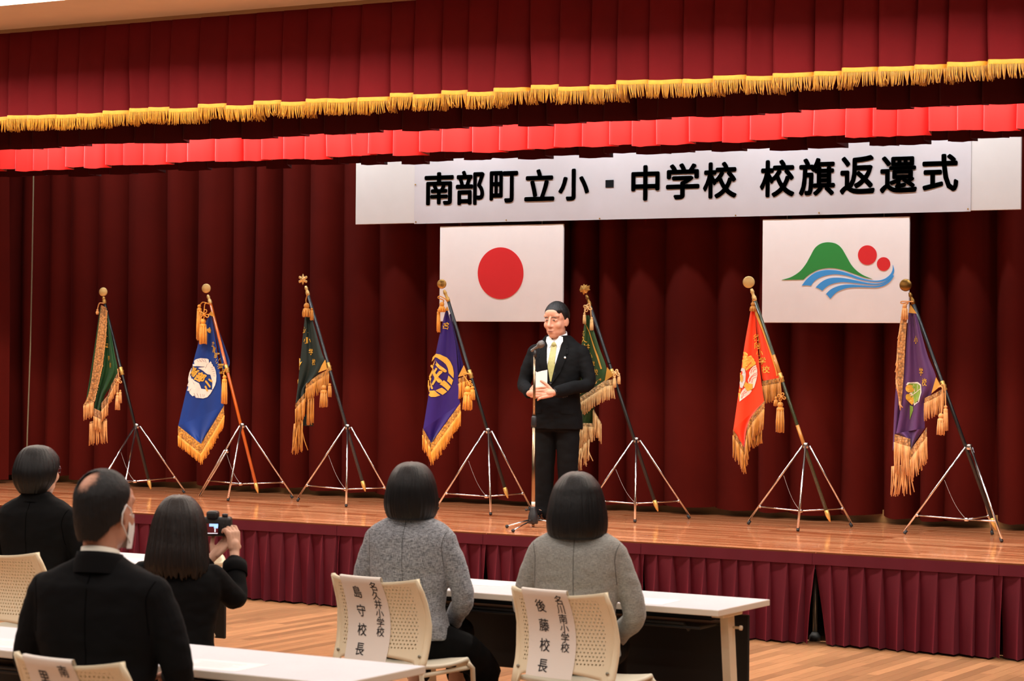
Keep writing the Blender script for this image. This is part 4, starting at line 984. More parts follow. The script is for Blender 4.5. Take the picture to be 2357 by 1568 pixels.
def hair_mat(name, col, hi=.38):
    m = M(name, col, hi, spec=.3); nt = m.node_tree; N = nt.nodes; L = nt.links
    tc = N.new('ShaderNodeTexCoord'); mp = N.new('ShaderNodeMapping'); mp.inputs['Scale'].default_value = (170, 170, 6); L.new(tc.outputs['Object'], mp.inputs[0])
    n = N.new('ShaderNodeTexNoise'); n.inputs['Scale'].default_value = 1.5; n.inputs['Detail'].default_value = 4; L.new(mp.outputs[0], n.inputs['Vector'])
    mr = N.new('ShaderNodeMapRange'); mr.inputs[1].default_value = .3; mr.inputs[2].default_value = .75; mr.inputs[3].default_value = .5; mr.inputs[4].default_value = 1.9; L.new(n.outputs[0], mr.inputs[0])
    sc = N.new('ShaderNodeVectorMath'); sc.operation = 'SCALE'; sc.inputs[0].default_value = rgb(*col)[:3]; L.new(mr.outputs[0], sc.inputs['Scale']); L.new(sc.outputs[0], P3(m).inputs['Base Color'])
    b = N.new('ShaderNodeBump'); b.inputs['Strength'].default_value = .5; b.inputs['Distance'].default_value = .004; L.new(n.outputs[0], b.inputs['Height']); L.new(b.outputs[0], P3(m).inputs['Normal'])
    return m
hair_black = hair_mat('hair_black', (13, 12, 13)); hair_brown = hair_mat('hair_brown', (25, 18, 15)); hair_man = hair_mat('hair_man', (17, 15, 14), .45)
suit_black = M('suit_black', (8, 8, 9), .85, sheen=.0, spec=.15, var=.12, vscale=20, bump=.06, bscale=500)
suit_navy = M('suit_navy', (9, 9, 11), .85, sheen=.0, spec=.15, var=.12, vscale=20, bump=.06, bscale=500)
skirt_black = M('skirt_black', (7, 7, 8), .85, sheen=.0, spec=.12)
shirt_white = M('shirt_white', (236, 234, 234), .6); shirt_cream = M('shirt_cream', (236, 230, 214), .6)
def tweed(name, c1, c2, sc=1.):
    m = M(name, c1, .85, sheen=.2, spec=.2); nt = m.node_tree; N = nt.nodes; L = nt.links
    tc = N.new('ShaderNodeTexCoord'); acc = []
    for st in ((55*sc, 55*sc, 480*sc), (480*sc, 480*sc, 55*sc)):
        mp = N.new('ShaderNodeMapping'); mp.inputs['Scale'].default_value = st; L.new(tc.outputs['Object'], mp.inputs[0])
        n = N.new('ShaderNodeTexNoise'); n.inputs['Scale'].default_value = 1.; n.inputs['Detail'].default_value = 3; L.new(mp.outputs[0], n.inputs['Vector']); acc.append(n.outputs[0])
    ad = N.new('ShaderNodeMath'); ad.operation = 'ADD'; L.new(acc[0], ad.inputs[0]); L.new(acc[1], ad.inputs[1])
    r = N.new('ShaderNodeValToRGB'); r.color_ramp.elements[0].position = .36; r.color_ramp.elements[1].position = .64; r.color_ramp.elements[0].color = rgb(*c1); r.color_ramp.elements[1].color = rgb(*c2)
    ml_ = N.new('ShaderNodeMath'); ml_.operation = 'MULTIPLY'; ml_.inputs[1].default_value = .5; L.new(ad.outputs[0], ml_.inputs[0]); L.new(ml_.outputs[0], r.inputs[0]); L.new(r.outputs[0], P3(m).inputs['Base Color'])
    return m
tweed_m = tweed('tweed_charcoal', (52, 56, 62), (182, 186, 192)); grey_m = tweed('wool_grey', (112, 114, 112), (172, 172, 166), 1.2)

def head(b, c, yaw=0., pitch=0., k=1., roll=0.):
    """head solids around centre c, facing +Y before yaw"""
    Rm = Matrix.Rotation(yaw, 3, 'Z') @ Matrix.Rotation(pitch, 3, 'X') @ Matrix.Rotation(roll, 3, 'Y')
    def T(p): return Rm @ (Vector(p)*k)+Vector(c)
    def e(p, r, ex=None): b.ell(T(p), tuple(x*k for x in r), Rm if ex is None else Rm @ ex)
    def t(ps, rs_): b.tube([T(p) for p in ps], [x*k for x in rs_], 10, 1)
    e((0, -.012, .030), (.077, .097, .086)); e((0, .022, -.03), (.069, .070, .086)); e((0, .034, .020), (.068, .050, .052)); e((0, .030, -.082), (.050, .052, .042)); e((0, .058, -.106), (.028, .026, .020)); e((0, .066, -.086), (.030, .022, .026))
    for s in (-1, 1):
        e((s*.040, .056, -.032), (.028, .028, .030)); e((s*.040, .016, -.074), (.024, .042, .034)); e((s*.028, .046, -.078), (.022, .028, .026))
        e((s*.030, .072, .032), (.032, .018, .018)); e((s*.0125, .097, -.041), (.0105, .012, .009))
        e((s*.032, .076, .003), (.021, .0135, .013))
        e((s*.080, -.006, -.012), (.007, .020, .032), Matrix.Rotation(s*.35, 3, 'Z')); e((s*.077, .0, -.036), (.006, .010, .013))
    t([(0, .094, .018), (0, .104, -.012), (0, .113, -.036)], [.0095, .0115, .0145]); e((0, .076, .05), (.05, .018, .03))
    t([(-.021, .088, -.070), (0, .096, -.067), (.021, .088, -.070)], [.004, .0062, .004]); t([(-.017, .087, -.082), (0, .094, -.083), (.017, .087, -.082)], [.004, .0066, .004]); e((0, .08, -.06), (.024, .014, .016))
    return T, Rm
def face_parts(par, T, Rm, k, lash, iris=(30, 22, 18), brow=True):
    ew = M('eye_white', (220, 208, 200), .3); ir = M('iris_dark', iris, .2); br = M('brow_hair', (38, 30, 26), .8); lip = M('lips', (176, 98, 84), .5)
    for s in (-1, 1):
        e = MB(); p = T((s*.031, .0848, .0005)); e.sphere(p, (.0110*k, .0050*k, .0028*k), 12, 8); eo = e.build('eye', ew, par, True)
        q = MB(); q.sphere(T((s*.031, .0890, .0005)), (.0046*k, .0022*k, .0030*k), 10, 6); q.build('iris', ir, eo, True)
        MB().tube([T((s*(.017+.028*i/6), .0895-.014*(i/6)**2+.002*math.sin(math.pi*i/6), .0015+.0030*math.sin(math.pi*i/6))) for i in range(7)], .0016*k, 5).build('eyelid', br, eo, True)
        if brow: MB().tube([T((s*(.013+.036*i/6), .0975-.016*(i/6)**2, .0185+.005*math.sin(math.pi*min(1, i/4.6)))) for i in range(7)], [.002*k, .0034*k, .0038*k, .0038*k, .0034*k, .0026*k, .0014*k], 6, flat=.7).build('eyebrow', br, par, True)
    MB().tube([T((x, .0985-.55*x*x*18, -.0755)) for x in np.linspace(-.02, .02, 7)], [.001*k, .002*k, .0026*k, .0028*k, .0026*k, .002*k, .001*k], 6).build('mouth', M('mouth_dark', (110, 52, 46), .6), par, True)
def hand(b, wrist, f, n, side, curl=(.5, .6, .5), spread=.06, k=1., thumb=None, tcurl=.4):
    """five-fingered hand: f points to the fingertips, n out of the back of the hand, side +1 when the thumb lies along f x n"""
    f = Vector(f).normalized(); n = Vector(n); n = (n-f*n.dot(f)).normalized(); s = f.cross(n).normalized()*side; w = Vector(wrist)
    b.tube([w-f*.01*k, w+f*.035*k], [.023*k, .026*k], 10, 1)
    for i, o in enumerate((.029, .010, -.0095, -.028)):
        b.tube([w+f*.02*k+s*o*.7*k, w+f*.088*k+s*o*k], [.0135*k, .0115*k], 10, 1)
    b.ell(w+f*.05*k, (.012*k, .012*k, .012*k)); tips = []
    for i, (o, L, r) in enumerate(((.030, .072, .0080), (.010, .080, .0082), (-.010, .074, .0079), (-.029, .057, .0072))):
        p = w+f*.088*k+s*o*k; an = 0.; pts = [p]; d0 = (f+s*(1.5-i)*spread).normalized()
        for j, (fr, cu) in enumerate(zip((.46, .30, .24), curl)):
            an += cu*(1+.08*i); d = d0*math.cos(an)-n*math.sin(an); p = p+d*L*fr*k; pts.append(p)
        b.tube(pts, [r*1.08*k, r*1.0*k, r*.94*k, r*.8*k], 10, 1); tips.append(pts[-1])
    td = Vector(thumb) if thumb is not None else (f*.62+s*.62-n*.38)
    td.normalize(); p = w+f*.022*k+s*.026*k; q = p+td*.040*k; d2 = (td*math.cos(tcurl)+(f*.8-s*.5-n*.2).normalized()*math.sin(tcurl)).normalized()
    b.tube([p, q, q+d2*.030*k, q+d2*.030*k+(d2+f*.2).normalized()*.024*k], [.0145*k, .0122*k, .0108*k, .0088*k], 10, 1)
    return tips
def hair_shell(name, T, rings, mat, par, nth=220, ridge=.012, face=(58, .62), seed=1., ragged=0., part=0., wide=1.):
    """rings: (z, y offset, half width, half depth, opening) in head space; the face side is drawn inside the head where it opens"""
    rings = [(r[0], r[1], r[2]*wide, r[3]*wide)+tuple(r[4:]) for r in rings]
    secs = scurve([r[:4]+(r[4] if len(r) > 4 else 0.,) for r in rings], 5); V = []; F = []; nr = len(secs)
    for i, (z, yo, hw, hd, op) in enumerate(secs):
        v = i/(nr-1)
        for k in range(nth):
            w = 2*math.pi*k/nth; a = math.degrees((w-math.pi/2+math.pi) % (2*math.pi)-math.pi)   # 0 at the face (+Y)
            rr = 1+ridge*min(1, v*2.2)*(noise.noise(Vector((math.cos(w)*9, math.sin(w)*9, seed+z*4)))+.7*noise.noise(Vector((math.cos(w)*26, math.sin(w)*26, seed+z*3)))+.55*noise.noise(Vector((math.cos(w)*62, math.sin(w)*62, seed+z*5))))
            if op > 0:
                lim = face[0]*op; t = max(0, min(1, (lim+14-abs(a))/16)); rr *= 1-(1-face[1])*t
            zz = z
            if ragged and v > .8: zz -= ragged*(v-.8)/.2*(noise.noise(Vector((math.cos(w)*11, math.sin(w)*11, seed+7)))+.6*noise.noise(Vector((math.cos(w)*30, math.sin(w)*30, seed))))
            if part and v < .3: zz -= part*math.exp(-(math.cos(w)*hw/.012)**2)*(1 if math.sin(w) > -.9 else .4)
            V.append(T((hw*math.cos(w)*rr, yo+hd*math.sin(w)*rr, zz)))
    for i in range(nr-1):
        for k in range(nth): F.append((i*nth+k, (i+1)*nth+k, (i+1)*nth+(k+1) % nth, i*nth+(k+1) % nth))
    V.append(T((0, secs[0][1], secs[0][0]+.001))); c0 = len(V)-1; F += [(c0, k, (k+1) % nth) for k in range(nth)]
    V.append(T((0, secs[-1][1], secs[-1][0]+.03))); c1 = len(V)-1; F += [(c1, (nr-1)*nth+(k+1) % nth, (nr-1)*nth+k) for k in range(nth)]
    return obj(name, mesh(name, V, F), mat, par)
def seated(name_label, loc, rz, zs, hw, jacket, lower, hc, hyaw, hk, skin, elbowR, wristR, elbowL, wristL, hairf, jname='jacket', female=True, vox=.007, lean=0., hem=.50, knees=True, hpitch=0., wr=.004, hipw=.185, drape=False):
    """seated figure seen from behind; zs shoulder height, hw half shoulder width"""
    t = thing('person', name_label, 'person', loc, rz)
    b = Blob(); T, Rm = head(b, hc, hyaw, hpitch, hk)
    nk = Vector((hc[0], hc[1]-.03*hk, zs+.02))
    b.tube([T((0, -.02, -.06)), nk, (nk.x, nk.y-.01, zs-.06)], [.053*hk, .051*hk, .052], 14, 2)
    b.loft(scurve([(0, -.02, .46, hipw-.03, .10), (0, -.01, .62, hw*.66, .085), (0, lean*.6, .80, hw*.75, .09), (0, lean, zs-.08, hw*.74, .075), (0, lean, zs-.02, hw*.4, .05)], 3), 24)
    for s, el, wt in ((1, elbowR, wristR), (-1, elbowL, wristL)):
        sh = Vector((s*(hw-.055), lean, zs-.075)); b.tube([sh, el, wt], [.034, .032, .024], 10, 1)
        hand(b, wt, (Vector(wt)-Vector(el)), (s*.3, 0, 1), -s if True else s, k=.92)
        hip = Vector((s*.09, -.02, .50)); kn = Vector((s*.10, .40, .47)); an = Vector((s*.10, .40, .08))
        b.tube([hip, kn, an], [.065, .05, .034], 10, 1); b.tube([an, an+Vector((0, .14, -.045))], [.034, .026], 8, 1)
    obj('body', b.me('body', vox, 3), skin, t)
    j = Blob()
    j.loft(scurve([(0, -.02, hem, hipw+.012, .135), (0, -.022, hem+.06, hipw, .13), (0, -.012+lean*.3, .66, hw*.80, .108), (0, lean*.6, .78, hw*.86, .112), (0, lean*.8-.006, .88, hw*.93, .118), (0, lean-.01, zs-.06, hw*.97, .106), (0, lean-.008, zs-.02, hw*.90, .088), (0, lean-.006, zs+.008, hw*.70, .072), (hc[0]*.4, lean-.006, zs+.030, hw*.48, .064), (hc[0]*.7, hc[1]*.7-.02, zs+.052, .074, .062)], 4), 44)
    for s, el, wt in ((1, elbowR, wristR), (-1, elbowL, wristL)):
        sh = Vector((s*(hw-.048), lean-.005, zs-.066)); d = (Vector(wt)-Vector(el)); w2 = Vector(el)+d*.93
        j.tube([sh, sh.lerp(Vector(el), .5)+Vector((s*.012, -.004, 0)), el, Vector(el)+d*.5, w2], [.058*hw/.21, .056*hw/.21, .051, .046, .042], 16, 4)
    jm_ = j.me(jname, vox*.9, 5, wr, 11., loc[0]*3); jo_ = obj(jname, jm_, jacket, t)
    bv_ = BVHTree.FromPolygons([v.co.copy() for v in jm_.vertices], [tuple(p.vertices) for p in jm_.polygons])
    def back(x, z):
        h = bv_.ray_cast(Vector((x, -1., z)), Vector((0, 1, 0))); return Vector((x, h[0].y-.0002, z)) if h[0] is not None else None
    lines = [[(0, z) for z in np.linspace(hem+.03, zs+.03, 30)]]
    for s in (-1, 1): lines.append([(s*(hw*.80+.045*hw/.2*max(0, (f-.45)/.55)**2*.8+.012*(1-f)), zs-.20+.205*f) for f in np.linspace(0, 1, 22)])
    for ln in lines:
        pts = [p for p in (back(x, z) for x, z in ln) if p is not None]
        if len(pts) > 3: MB().tube(pts, .0014, 5).build('seam', M('seam_dark', (4, 4, 4), 1., spec=.02) if jacket in (suit_black, suit_navy) else M('seam_grey', (62, 62, 62), .9), jo_, True)
    l = Blob(); l.ell((0, -.02, .50), (hipw, .15, .09))
    for s in (-1, 1):
        l.tube([(s*.09, 0, .51), (s*.11, .40, .50)], [.095, .075], 14, 1)
        if female and lower is skirt_black: l.tube([(s*.10, .40, .49), (s*.10, .43, .30)], [.075, .06], 12, 1)
        else: l.tube([(s*.11, .40, .49), (s*.11, .42, .10)], [.07, .055], 12, 1)
    if drape:
        l.tube([(.10, -.04, .50), (.225, .02, .475), (.275, .16, .40), (.30, .24, .31)], [.07, .055, .05, .05], 12, 3, 1.6); l.tube([(.12, .2, .46), (.24, .30, .36), (.22, .34, .24)], [.08, .06, .05], 12, 3)
    nm = 'skirt' if lower is skirt_black else 'trousers'; obj(nm, l.me(nm, .009, 5, .004, 8.), lower, t)
    for s in (-1, 1):
        sh = Blob(); sh.ell((s*.10, .40, .055), (.038, .05, .045)); sh.ell((s*.10, .50, .034), (.040, .085, .026)); sh.mb.box((s*.10, .46, .010), (.07, .22, .018))
        obj('shoe', sh.me('shoe', .007, 2), M('shoe_black', (14, 14, 14), .25, coat=.4), t)
    if hairf: hairf(t, T, Rm)
    face_parts(t, T, Rm, hk, None)
    return t, T, Rm

# --- two women in grey
def bob1(t, T, Rm):
    hair_shell('hair', T, [(.130, -.015, .010, .012), (.125, -.015, .034, .044), (.110, -.013, .060, .076), (.08, -.011, .082, .101, .3), (.04, -.010, .097, .116, .7), (.0, -.012, .105, .120, 1), (-.05, -.014, .111, .118, 1), (-.09, -.018, .106, .110, 1.1), (-.118, -.022, .096, .098, 1.2), (-.128, -.022, .082, .084, 1.2)], hair_black, t, ridge=.02, seed=3., part=.004, wide=1.11)
pw1 = at_y(955, 1150, -4.62)
seated('woman in a charcoal tweed jacket with a chin length black bob', (pw1.x-.02, -4.62, 0), .26, 1.035, .205, tweed_m, skirt_black, (0, .01, 1.185), .16, 1.0, skin_f, (.238, .04, .70), (.13, .21, .56), (-.238, .04, .72), (-.13, .25, .60), bob1, drape=True, hem=.525)
def bob2(t, T, Rm):
    hair_shell('hair', T, [(.130, -.015, .010, .012), (.125, -.015, .034, .044), (.108, -.012, .062, .078), (.07, -.010, .090, .108, .4), (.03, -.010, .105, .119, .8), (-.01, -.014, .114, .124, 1), (-.06, -.018, .122, .126, 1), (-.11, -.022, .122, .124, 1.1), (-.145, -.026, .114, .114, 1.2), (-.158, -.026, .096, .098, 1.2)], hair_black, t, ridge=.014, seed=9., part=.003, wide=1.08)
pw2 = at_y(1335, 1160, -4.62)
seated('woman in a plain light grey jacket with longer straight black hair', (pw2.x-.01, -4.62, 0), .36, 1.02, .208, grey_m, skirt_black, (-.005, .01, 1.172), .14, 1.0, skin_f, (.245, .04, .68), (.13, .21, .54), (-.238, .05, .70), (-.12, .25, .60), bob2, hem=.51)
# --- woman with glasses
def short(t, T, Rm):
    hair_shell('hair', T, [(.124, -.018, .010, .012), (.119, -.018, .036, .046), (.102, -.014, .066, .080), (.06, -.012, .095, .112, .5), (.0, -.016, .111, .126, 1), (-.05, -.022, .106, .118, 1.1), (-.085, -.03, .088, .096, 1.2), (-.112, -.036, .066, .072, 1.25)], hair_black, t, ridge=.03, seed=15.)
    g = thing_part('glasses', t); wire = M('glasses_frame', (70, 40, 60), .3, .5)
    fr = MB()
    for s in (-1, 1):
        fr.tube([T((s*(.034+.022*math.cos(w)), .106-.02*abs(math.cos(w))*(1 if math.cos(w) > 0 else 0), .0-.016*math.sin(w))) for w in np.linspace(0, 2*math.pi, 15)], .0018, 6)
        fr.tube([T((s*.056, .09, .006)), T((s*.083, .06, .008)), T((s*.084, -.01, .004))], .002, 6)
    fr.tube([T((-.012, .108, .003)), T((.012, .108, .003))], .0016, 6); fr.build('glasses', wire, t, True)
def thing_part(n, t): return None
pw3 = at_y(88, 1110, -4.60)
g3, T3, R3 = seated('woman in a black suit and glasses with short black hair', (pw3.x, -4.60, 0), .22, 1.03, .212, suit_black, skirt_black, (0, .012, 1.195), -.26, 1.02, skin_f, (.25, .04, .70), (.14, .24, .66), (-.25, .04, .70), (-.14, .26, .66), short, hem=.51)
cl_ = MB(); 
for (r0, z0, r1, z1) in ((.068, 1.045, .070, 1.088), (.086, 1.036, .074, 1.09)):
    pass
rows = []
for z, r, d in ((1.030, .098, .078), (1.062, .080, .070), (1.088, .068, .066), (1.086, .064, .062), (1.05, .062, .060)):
    rows.append([(r*math.cos(w), -.005+d*math.sin(w)*1.02, z+.012*math.sin(w)*-1) for w in np.linspace(math.radians(150), math.radians(390), 34)])
MB().grid(rows).build('collar', suit_black, g3, True)
# --- balding man
def balding(t, T, Rm):
    m = hair_mat('hair_thin', (17, 16, 17), .5); nt = m.node_tree; N = nt.nodes; L = nt.links
    tc = N.new('ShaderNodeTexCoord'); out = N['Material Output']
    uv = N.new('ShaderNodeUVMap'); sp = N.new('ShaderNodeSeparateXYZ'); L.new(uv.outputs[0], sp.inputs[0])
    nz = N.new('ShaderNodeTexNoise'); nz.inputs['Scale'].default_value = 70; nz.inputs['Detail'].default_value = 5; L.new(tc.outputs['Object'], nz.inputs['Vector'])
    # uv.x stores hair cover
    ad = N.new('ShaderNodeMath'); ad.operation = 'MULTIPLY_ADD'; ad.inputs[1].default_value = .8; ad.inputs[2].default_value = -.40; L.new(nz.outputs[0], ad.inputs[0])
    a2 = N.new('ShaderNodeMath'); a2.operation = 'ADD'; L.new(sp.outputs[0], a2.inputs[0]); L.new(ad.outputs[0], a2.inputs[1])
    mr = N.new('ShaderNodeMapRange'); mr.inputs[1].default_value = .25; mr.inputs[2].default_value = .80; L.new(a2.outputs[0], mr.inputs[0])
    tr = N.new('ShaderNodeBsdfTransparent'); mx = N.new('ShaderNodeMixShader'); L.new(mr.outputs[0], mx.inputs[0]); L.new(tr.outputs[0], mx.inputs[1]); L.new(P3(m).outputs[0], mx.inputs[2]); L.new(mx.outputs[0], out.inputs[0])
    V = []; F = []; uvs = []; nth, nr = 96, 44; bald = Vector((-.13, -.57, .50)).normalized()
    for i in range(nr+1):
        ph = math.pi*.90*i/nr
        for k in range(nth):
            w = 2*math.pi*k/nth; d = Vector((math.sin(ph)*math.cos(w), math.sin(ph)*math.sin(w), math.cos(ph)))
            rx, ry, rz_ = .0835, .1045, .094
            lowk = max(0, -d.z)
            p = Vector((d.x*rx, -.012+d.y*ry, .030+d.z*rz_))
            if ph > math.pi/2:
                t_ = (ph-math.pi/2)/(.4*math.pi); hr = 1-.26*t_*t_; p = Vector((math.cos(w)*rx*hr, -.012+math.sin(w)*ry*(1-.20*t_*t_), .030-.132*t_))
            fr = noise.noise(d*40)*.002; p += d*fr; V.append(T(p))
            cov = 1.; ang = d.angle(bald); tt = max(0, min(1, (ang-.20)/.58)); cov *= .22+.78*tt*tt*(3-2*tt)
            a = math.degrees(abs((w-math.pi/2+math.pi) % (2*math.pi)-math.pi))
            zl = -.095 if a > 118 else (-.02 if a > 84 else (.0 if a > 66 else .065))
            zl2 = (-.098 if a > 146 else -.066-.032*(a-122)/24) if a > 122 else (-.055+(122-a)*.0009 if a > 98 else (-.015+(98-a)*.0028))
            zl2 = min(zl2, .075); cov *= max(0, min(1, (p.z-zl2+.012)/.02)); uvs.append((cov, 0))
    for i in range(nr):
        for k in range(nth): F.append((i*nth+k, (i+1)*nth+k, (i+1)*nth+(k+1) % nth, i*nth+(k+1) % nth))
    obj('hair', mesh('hair', V, F, uvs), m, t)
    mk = M('mask_white', (232, 230, 226), .7); rows = []
    for i in range(9):
        v = i/8; rows.append([T((.068*math.sin(u*1.25)*(1-.12*abs(v-.4)), .030+.082*math.cos(u*1.25)+.016*math.cos(u*1.5)*(1-abs(v-.45)), -.012-.105*v)) for u in np.linspace(-1.18, 1.18, 21)])
    mo = MB().grid(rows).build('face_mask', mk, t, True)
    for s in (-1, 1):
        MB().tube([T((s*.070, .052, -.022)), T((s*.080, .020, .004)), T((s*.086, -.012, .016)), T((s*.085, -.03, -.01)), T((s*.082, -.026, -.04)), T((s*.076, .004, -.065)), T((s*.066, .048, -.10))], .0024, 6).build('ear_loop', mk, mo, True)
pb = at_y(238, 1175, -7.42)
bm_, Tb, Rb = seated('balding man in a dark suit and white mask seen from behind', (pb.x-.01, -7.42, 0), .30, 1.075, .236, suit_navy, suit_navy, (.004, .02, 1.282), -.18, 1.10, skin_m, (.275, .02, .74), (.16, .25, .70), (-.27, .04, .74), (-.16, .26, .70), balding, female=False, hem=.50, hipw=.19, hpitch=-.08)
rows = []
for z, r, d in ((1.085, .066, .064), (1.115, .068, .067), (1.150, .064, .064), (1.150, .061, .061), (1.10, .060, .06)):
    rows.append([(.004+r*math.cos(w), -.012+d*math.sin(w), z-.018*math.sin(w)) for w in np.linspace(0, 2*math.pi, 48)])
MB().grid(rows).build('shirt_collar', shirt_cream, bm_, True)
rows = []
for z, r, d in ((1.066, .098, .090), (1.092, .092, .086), (1.118, .082, .078), (1.136, .077, .076), (1.136, .073, .073), (1.09, .070, .07)):
    rows.append([(.004+r*math.cos(w), -.014+d*math.sin(w), z-.016*math.sin(w)) for w in np.linspace(math.radians(140), math.radians(400), 44)])
MB().grid(rows).build('jacket_collar', suit_navy, bm_, True)
# --- kneeling photographer
PY = -5.35; pp = at_y(412, 1225, PY)
ph_ = thing('person', 'kneeling woman in black with long brown hair taking a photograph', 'person', (pp.x, PY, 0), .50)
b = Blob(); hcz = 1.045; T, Rm = head(b, (0, .02, hcz), -.10, 0, 1.02)
b.tube([T((0, -.02, -.06)), (0, -.01, .87), (0, -.02, .78)], [.05, .05, .065], 14, 2)
b.loft(scurve([(0, -.05, .30, .14, .1), (0, -.03, .5, .12, .085), (0, 0, .65, .135, .09), (0, 0, .80, .15, .075), (0, 0, .86, .07, .05)], 3), 24)
ks = .00205
shR = Vector((.150, .0, .808)); elR = Vector((.235, .12, .705)); wrR = Vector((.205, .26, .900)); shL = Vector((-.155, 0, .815)); elL = Vector((-.10, .2, .66)); wrL = Vector((.105, .27, .875))
b.tube([shR, elR, wrR], [.042, .034, .022], 10, 1); b.tube([shL, elL, wrL], [.042, .034, .022], 10, 1)
hand(b, wrR, (-.10, .10, 1), (.75, -.62, .1), 1, curl=(.55, .9, .6), k=.98, thumb=(-.65, -.25, .75), tcurl=.05)
hand(b, wrL, (.55, .30, .62), (-.1, .3, -1), 1, curl=(.3, .4, .3), k=.92)
for s in (-1, 1):
    b.tube([(s*.09, -.05, .30), (s*.11, .28, .12), (s*.10, -.10, .06)], [.07, .055, .04], 10, 1); b.tube([(s*.10, -.10, .06), (s*.10, -.26, .04)], [.035, .026], 8, 1)
obj('body', b.me('body', .0040, 1, soft=lambda c: c.z > .93 and abs(c.x) < .09, extra=5), skin_f, ph_)
j = Blob()
j.loft(scurve([(0, -.06, .30, .195, .145), (0, -.045, .42, .175, .135), (0, -.02, .54, .160, .112), (0, -.005, .66, .175, .114), (0, -.004, .76, .195, .112), (0, -.004, .815, .195, .095), (0, -.004, .85, .160, .075), (0, -.004, .875, .11, .066), (0, -.004, .90, .07, .06)], 4), 44)
j.tube([shR, shR.lerp(elR, .5)+Vector((.01, 0, -.01)), elR, elR.lerp(wrR, .45), elR.lerp(wrR, .72)], [.060, .054, .052, .048, .047], 16, 4)
j.tube([shL, shL.lerp(elL, .5), elL, elL.lerp(wrL, .5), elL.lerp(wrL, .85)], [.066, .058, .052, .046, .042], 16, 4)
cu = elR.lerp(wrR, .66); dv = (wrR-elR).normalized()
obj('jacket', j.me('jacket', .0062, 5, .005, 10., 4.), suit_black, ph_)
MB().lathe([(.042, -.005), (.053, -.040), (.056, -.040), (.056, .0), (.054, .022), (.042, .018)], 24, cu, dv).build('cuff', suit_black, ph_, True)
l = Blob(); l.ell((0, -.08, .28), (.19, .17, .13))
for s in (-1, 1): l.tube([(s*.09, -.05, .28), (s*.12, .28, .12), (s*.11, -.12, .075)], [.10, .08, .06], 14, 1)
obj('trousers', l.me('trousers', .009, 5, .004, 8.), skirt_black, ph_)
hair_shell('hair', T, [(.126, -.018, .010, .012), (.121, -.018, .036, .046), (.104, -.014, .064, .078), (.06, -.012, .096, .112, .5), (.0, -.016, .117, .122, 1), (-.06, -.024, .126, .124, 1), (-.12, -.036, .134, .122, 1.0), (-.17, -.046, .140, .112, 1.1), (-.20, -.050, .140, .100, 1.2), (-.222, -.052, .132, .088, 1.2)], hair_brown, ph_, ridge=.035, seed=22., ragged=.035, part=.006)
face_parts(ph_, T, Rm, 1.02, None)
# the camera she holds
cmo = thing('camera', 'black digital camera held up by the kneeling woman', 'camera', Vector((pp.x, PY, 0))+rotz((.118, .30, .965), .50), .50)
blk = M('camera_black', (20, 20, 21), .45, bump=.1, bscale=300); gls = M('camera_glass', (10, 10, 14), .08, coat=.5)
MB().bbox((0, 0, .045), (.125, .05, .088), .012).build('body', blk, cmo, True)
MB().bbox((.048, .012, .045), (.034, .078, .088), .014).build('grip', blk, cmo, True)
MB().bbox((-.018, -.004, .098), (.052, .066, .036), .010).build('viewfinder_hump', blk, cmo, True)
MB().bbox((-.018, -.036, .096), (.040, .016, .026), .006).build('eyecup', M('rubber_soft', (12, 12, 12), .8), cmo, True)
MB().lathe([(.034, 0), (.036, .01), (.036, .07), (.033, .10)], 26, (-.012, .022, .044), (0, 1, 0)).build('lens', blk, cmo, True)
MB().lathe([(.012, 0), (.0135, .003), (.0135, .011), (.012, .013)], 18, (.036, .0, .09), (0, 0, 1)).build('mode_dial', M('dial_grey', (70, 70, 74), .35, .6), cmo, True)
scr = MB().bbox((-.022, -.0255, .036), (.072, .003, .056), .001).build('screen_frame', gls, cmo)
sc_m = M('screen_dark_red', (60, 14, 16), .4, emit=(70, 14, 18), emstr=1.); sc_b = M('screen_blue', (150, 190, 240), .4, emit=(150, 190, 245), emstr=1.2); sc_w = M('screen_white', (230, 230, 235), .4, emit=(225, 225, 235), emstr=1.)
MB().box((-.022, -.0275, .036), (.064, .0012, .046)).build('screen', sc_m, scr); MB().box((-.010, -.0285, .053), (.040, .0008, .012)).build('screen_picture', sc_b, scr); MB().box((.000, -.0285, .044), (.018, .0008, .010)).build('screen_picture', sc_b, scr); MB().box((-.004, -.0285, .030), (.005, .0008, .016)).build('screen_picture', sc_w, scr); MB().box((-.020, -.0285, .016), (.056, .0008, .003)).build('screen_picture', sc_w, scr)
for i in range(4): MB().lathe([(.003, 0), (.003, .002)], 8, (.028+.006*(i % 2), -.025, .02+.014*i), (0, -1, 0)).build('button', M('dial_grey', (70, 70, 74)), cmo)
st_ = [(-.064, -.005, .06), (-.075, -.03, -.02), (-.055, -.05, -.10), (-.04, -.06, -.17), (-.06, -.05, -.22)]
MB().tube(spline(st_, 6), [.011]*25, 8, flat=.18).build('neck_strap', M('strap_black', (14, 14, 15), .7), cmo, True)
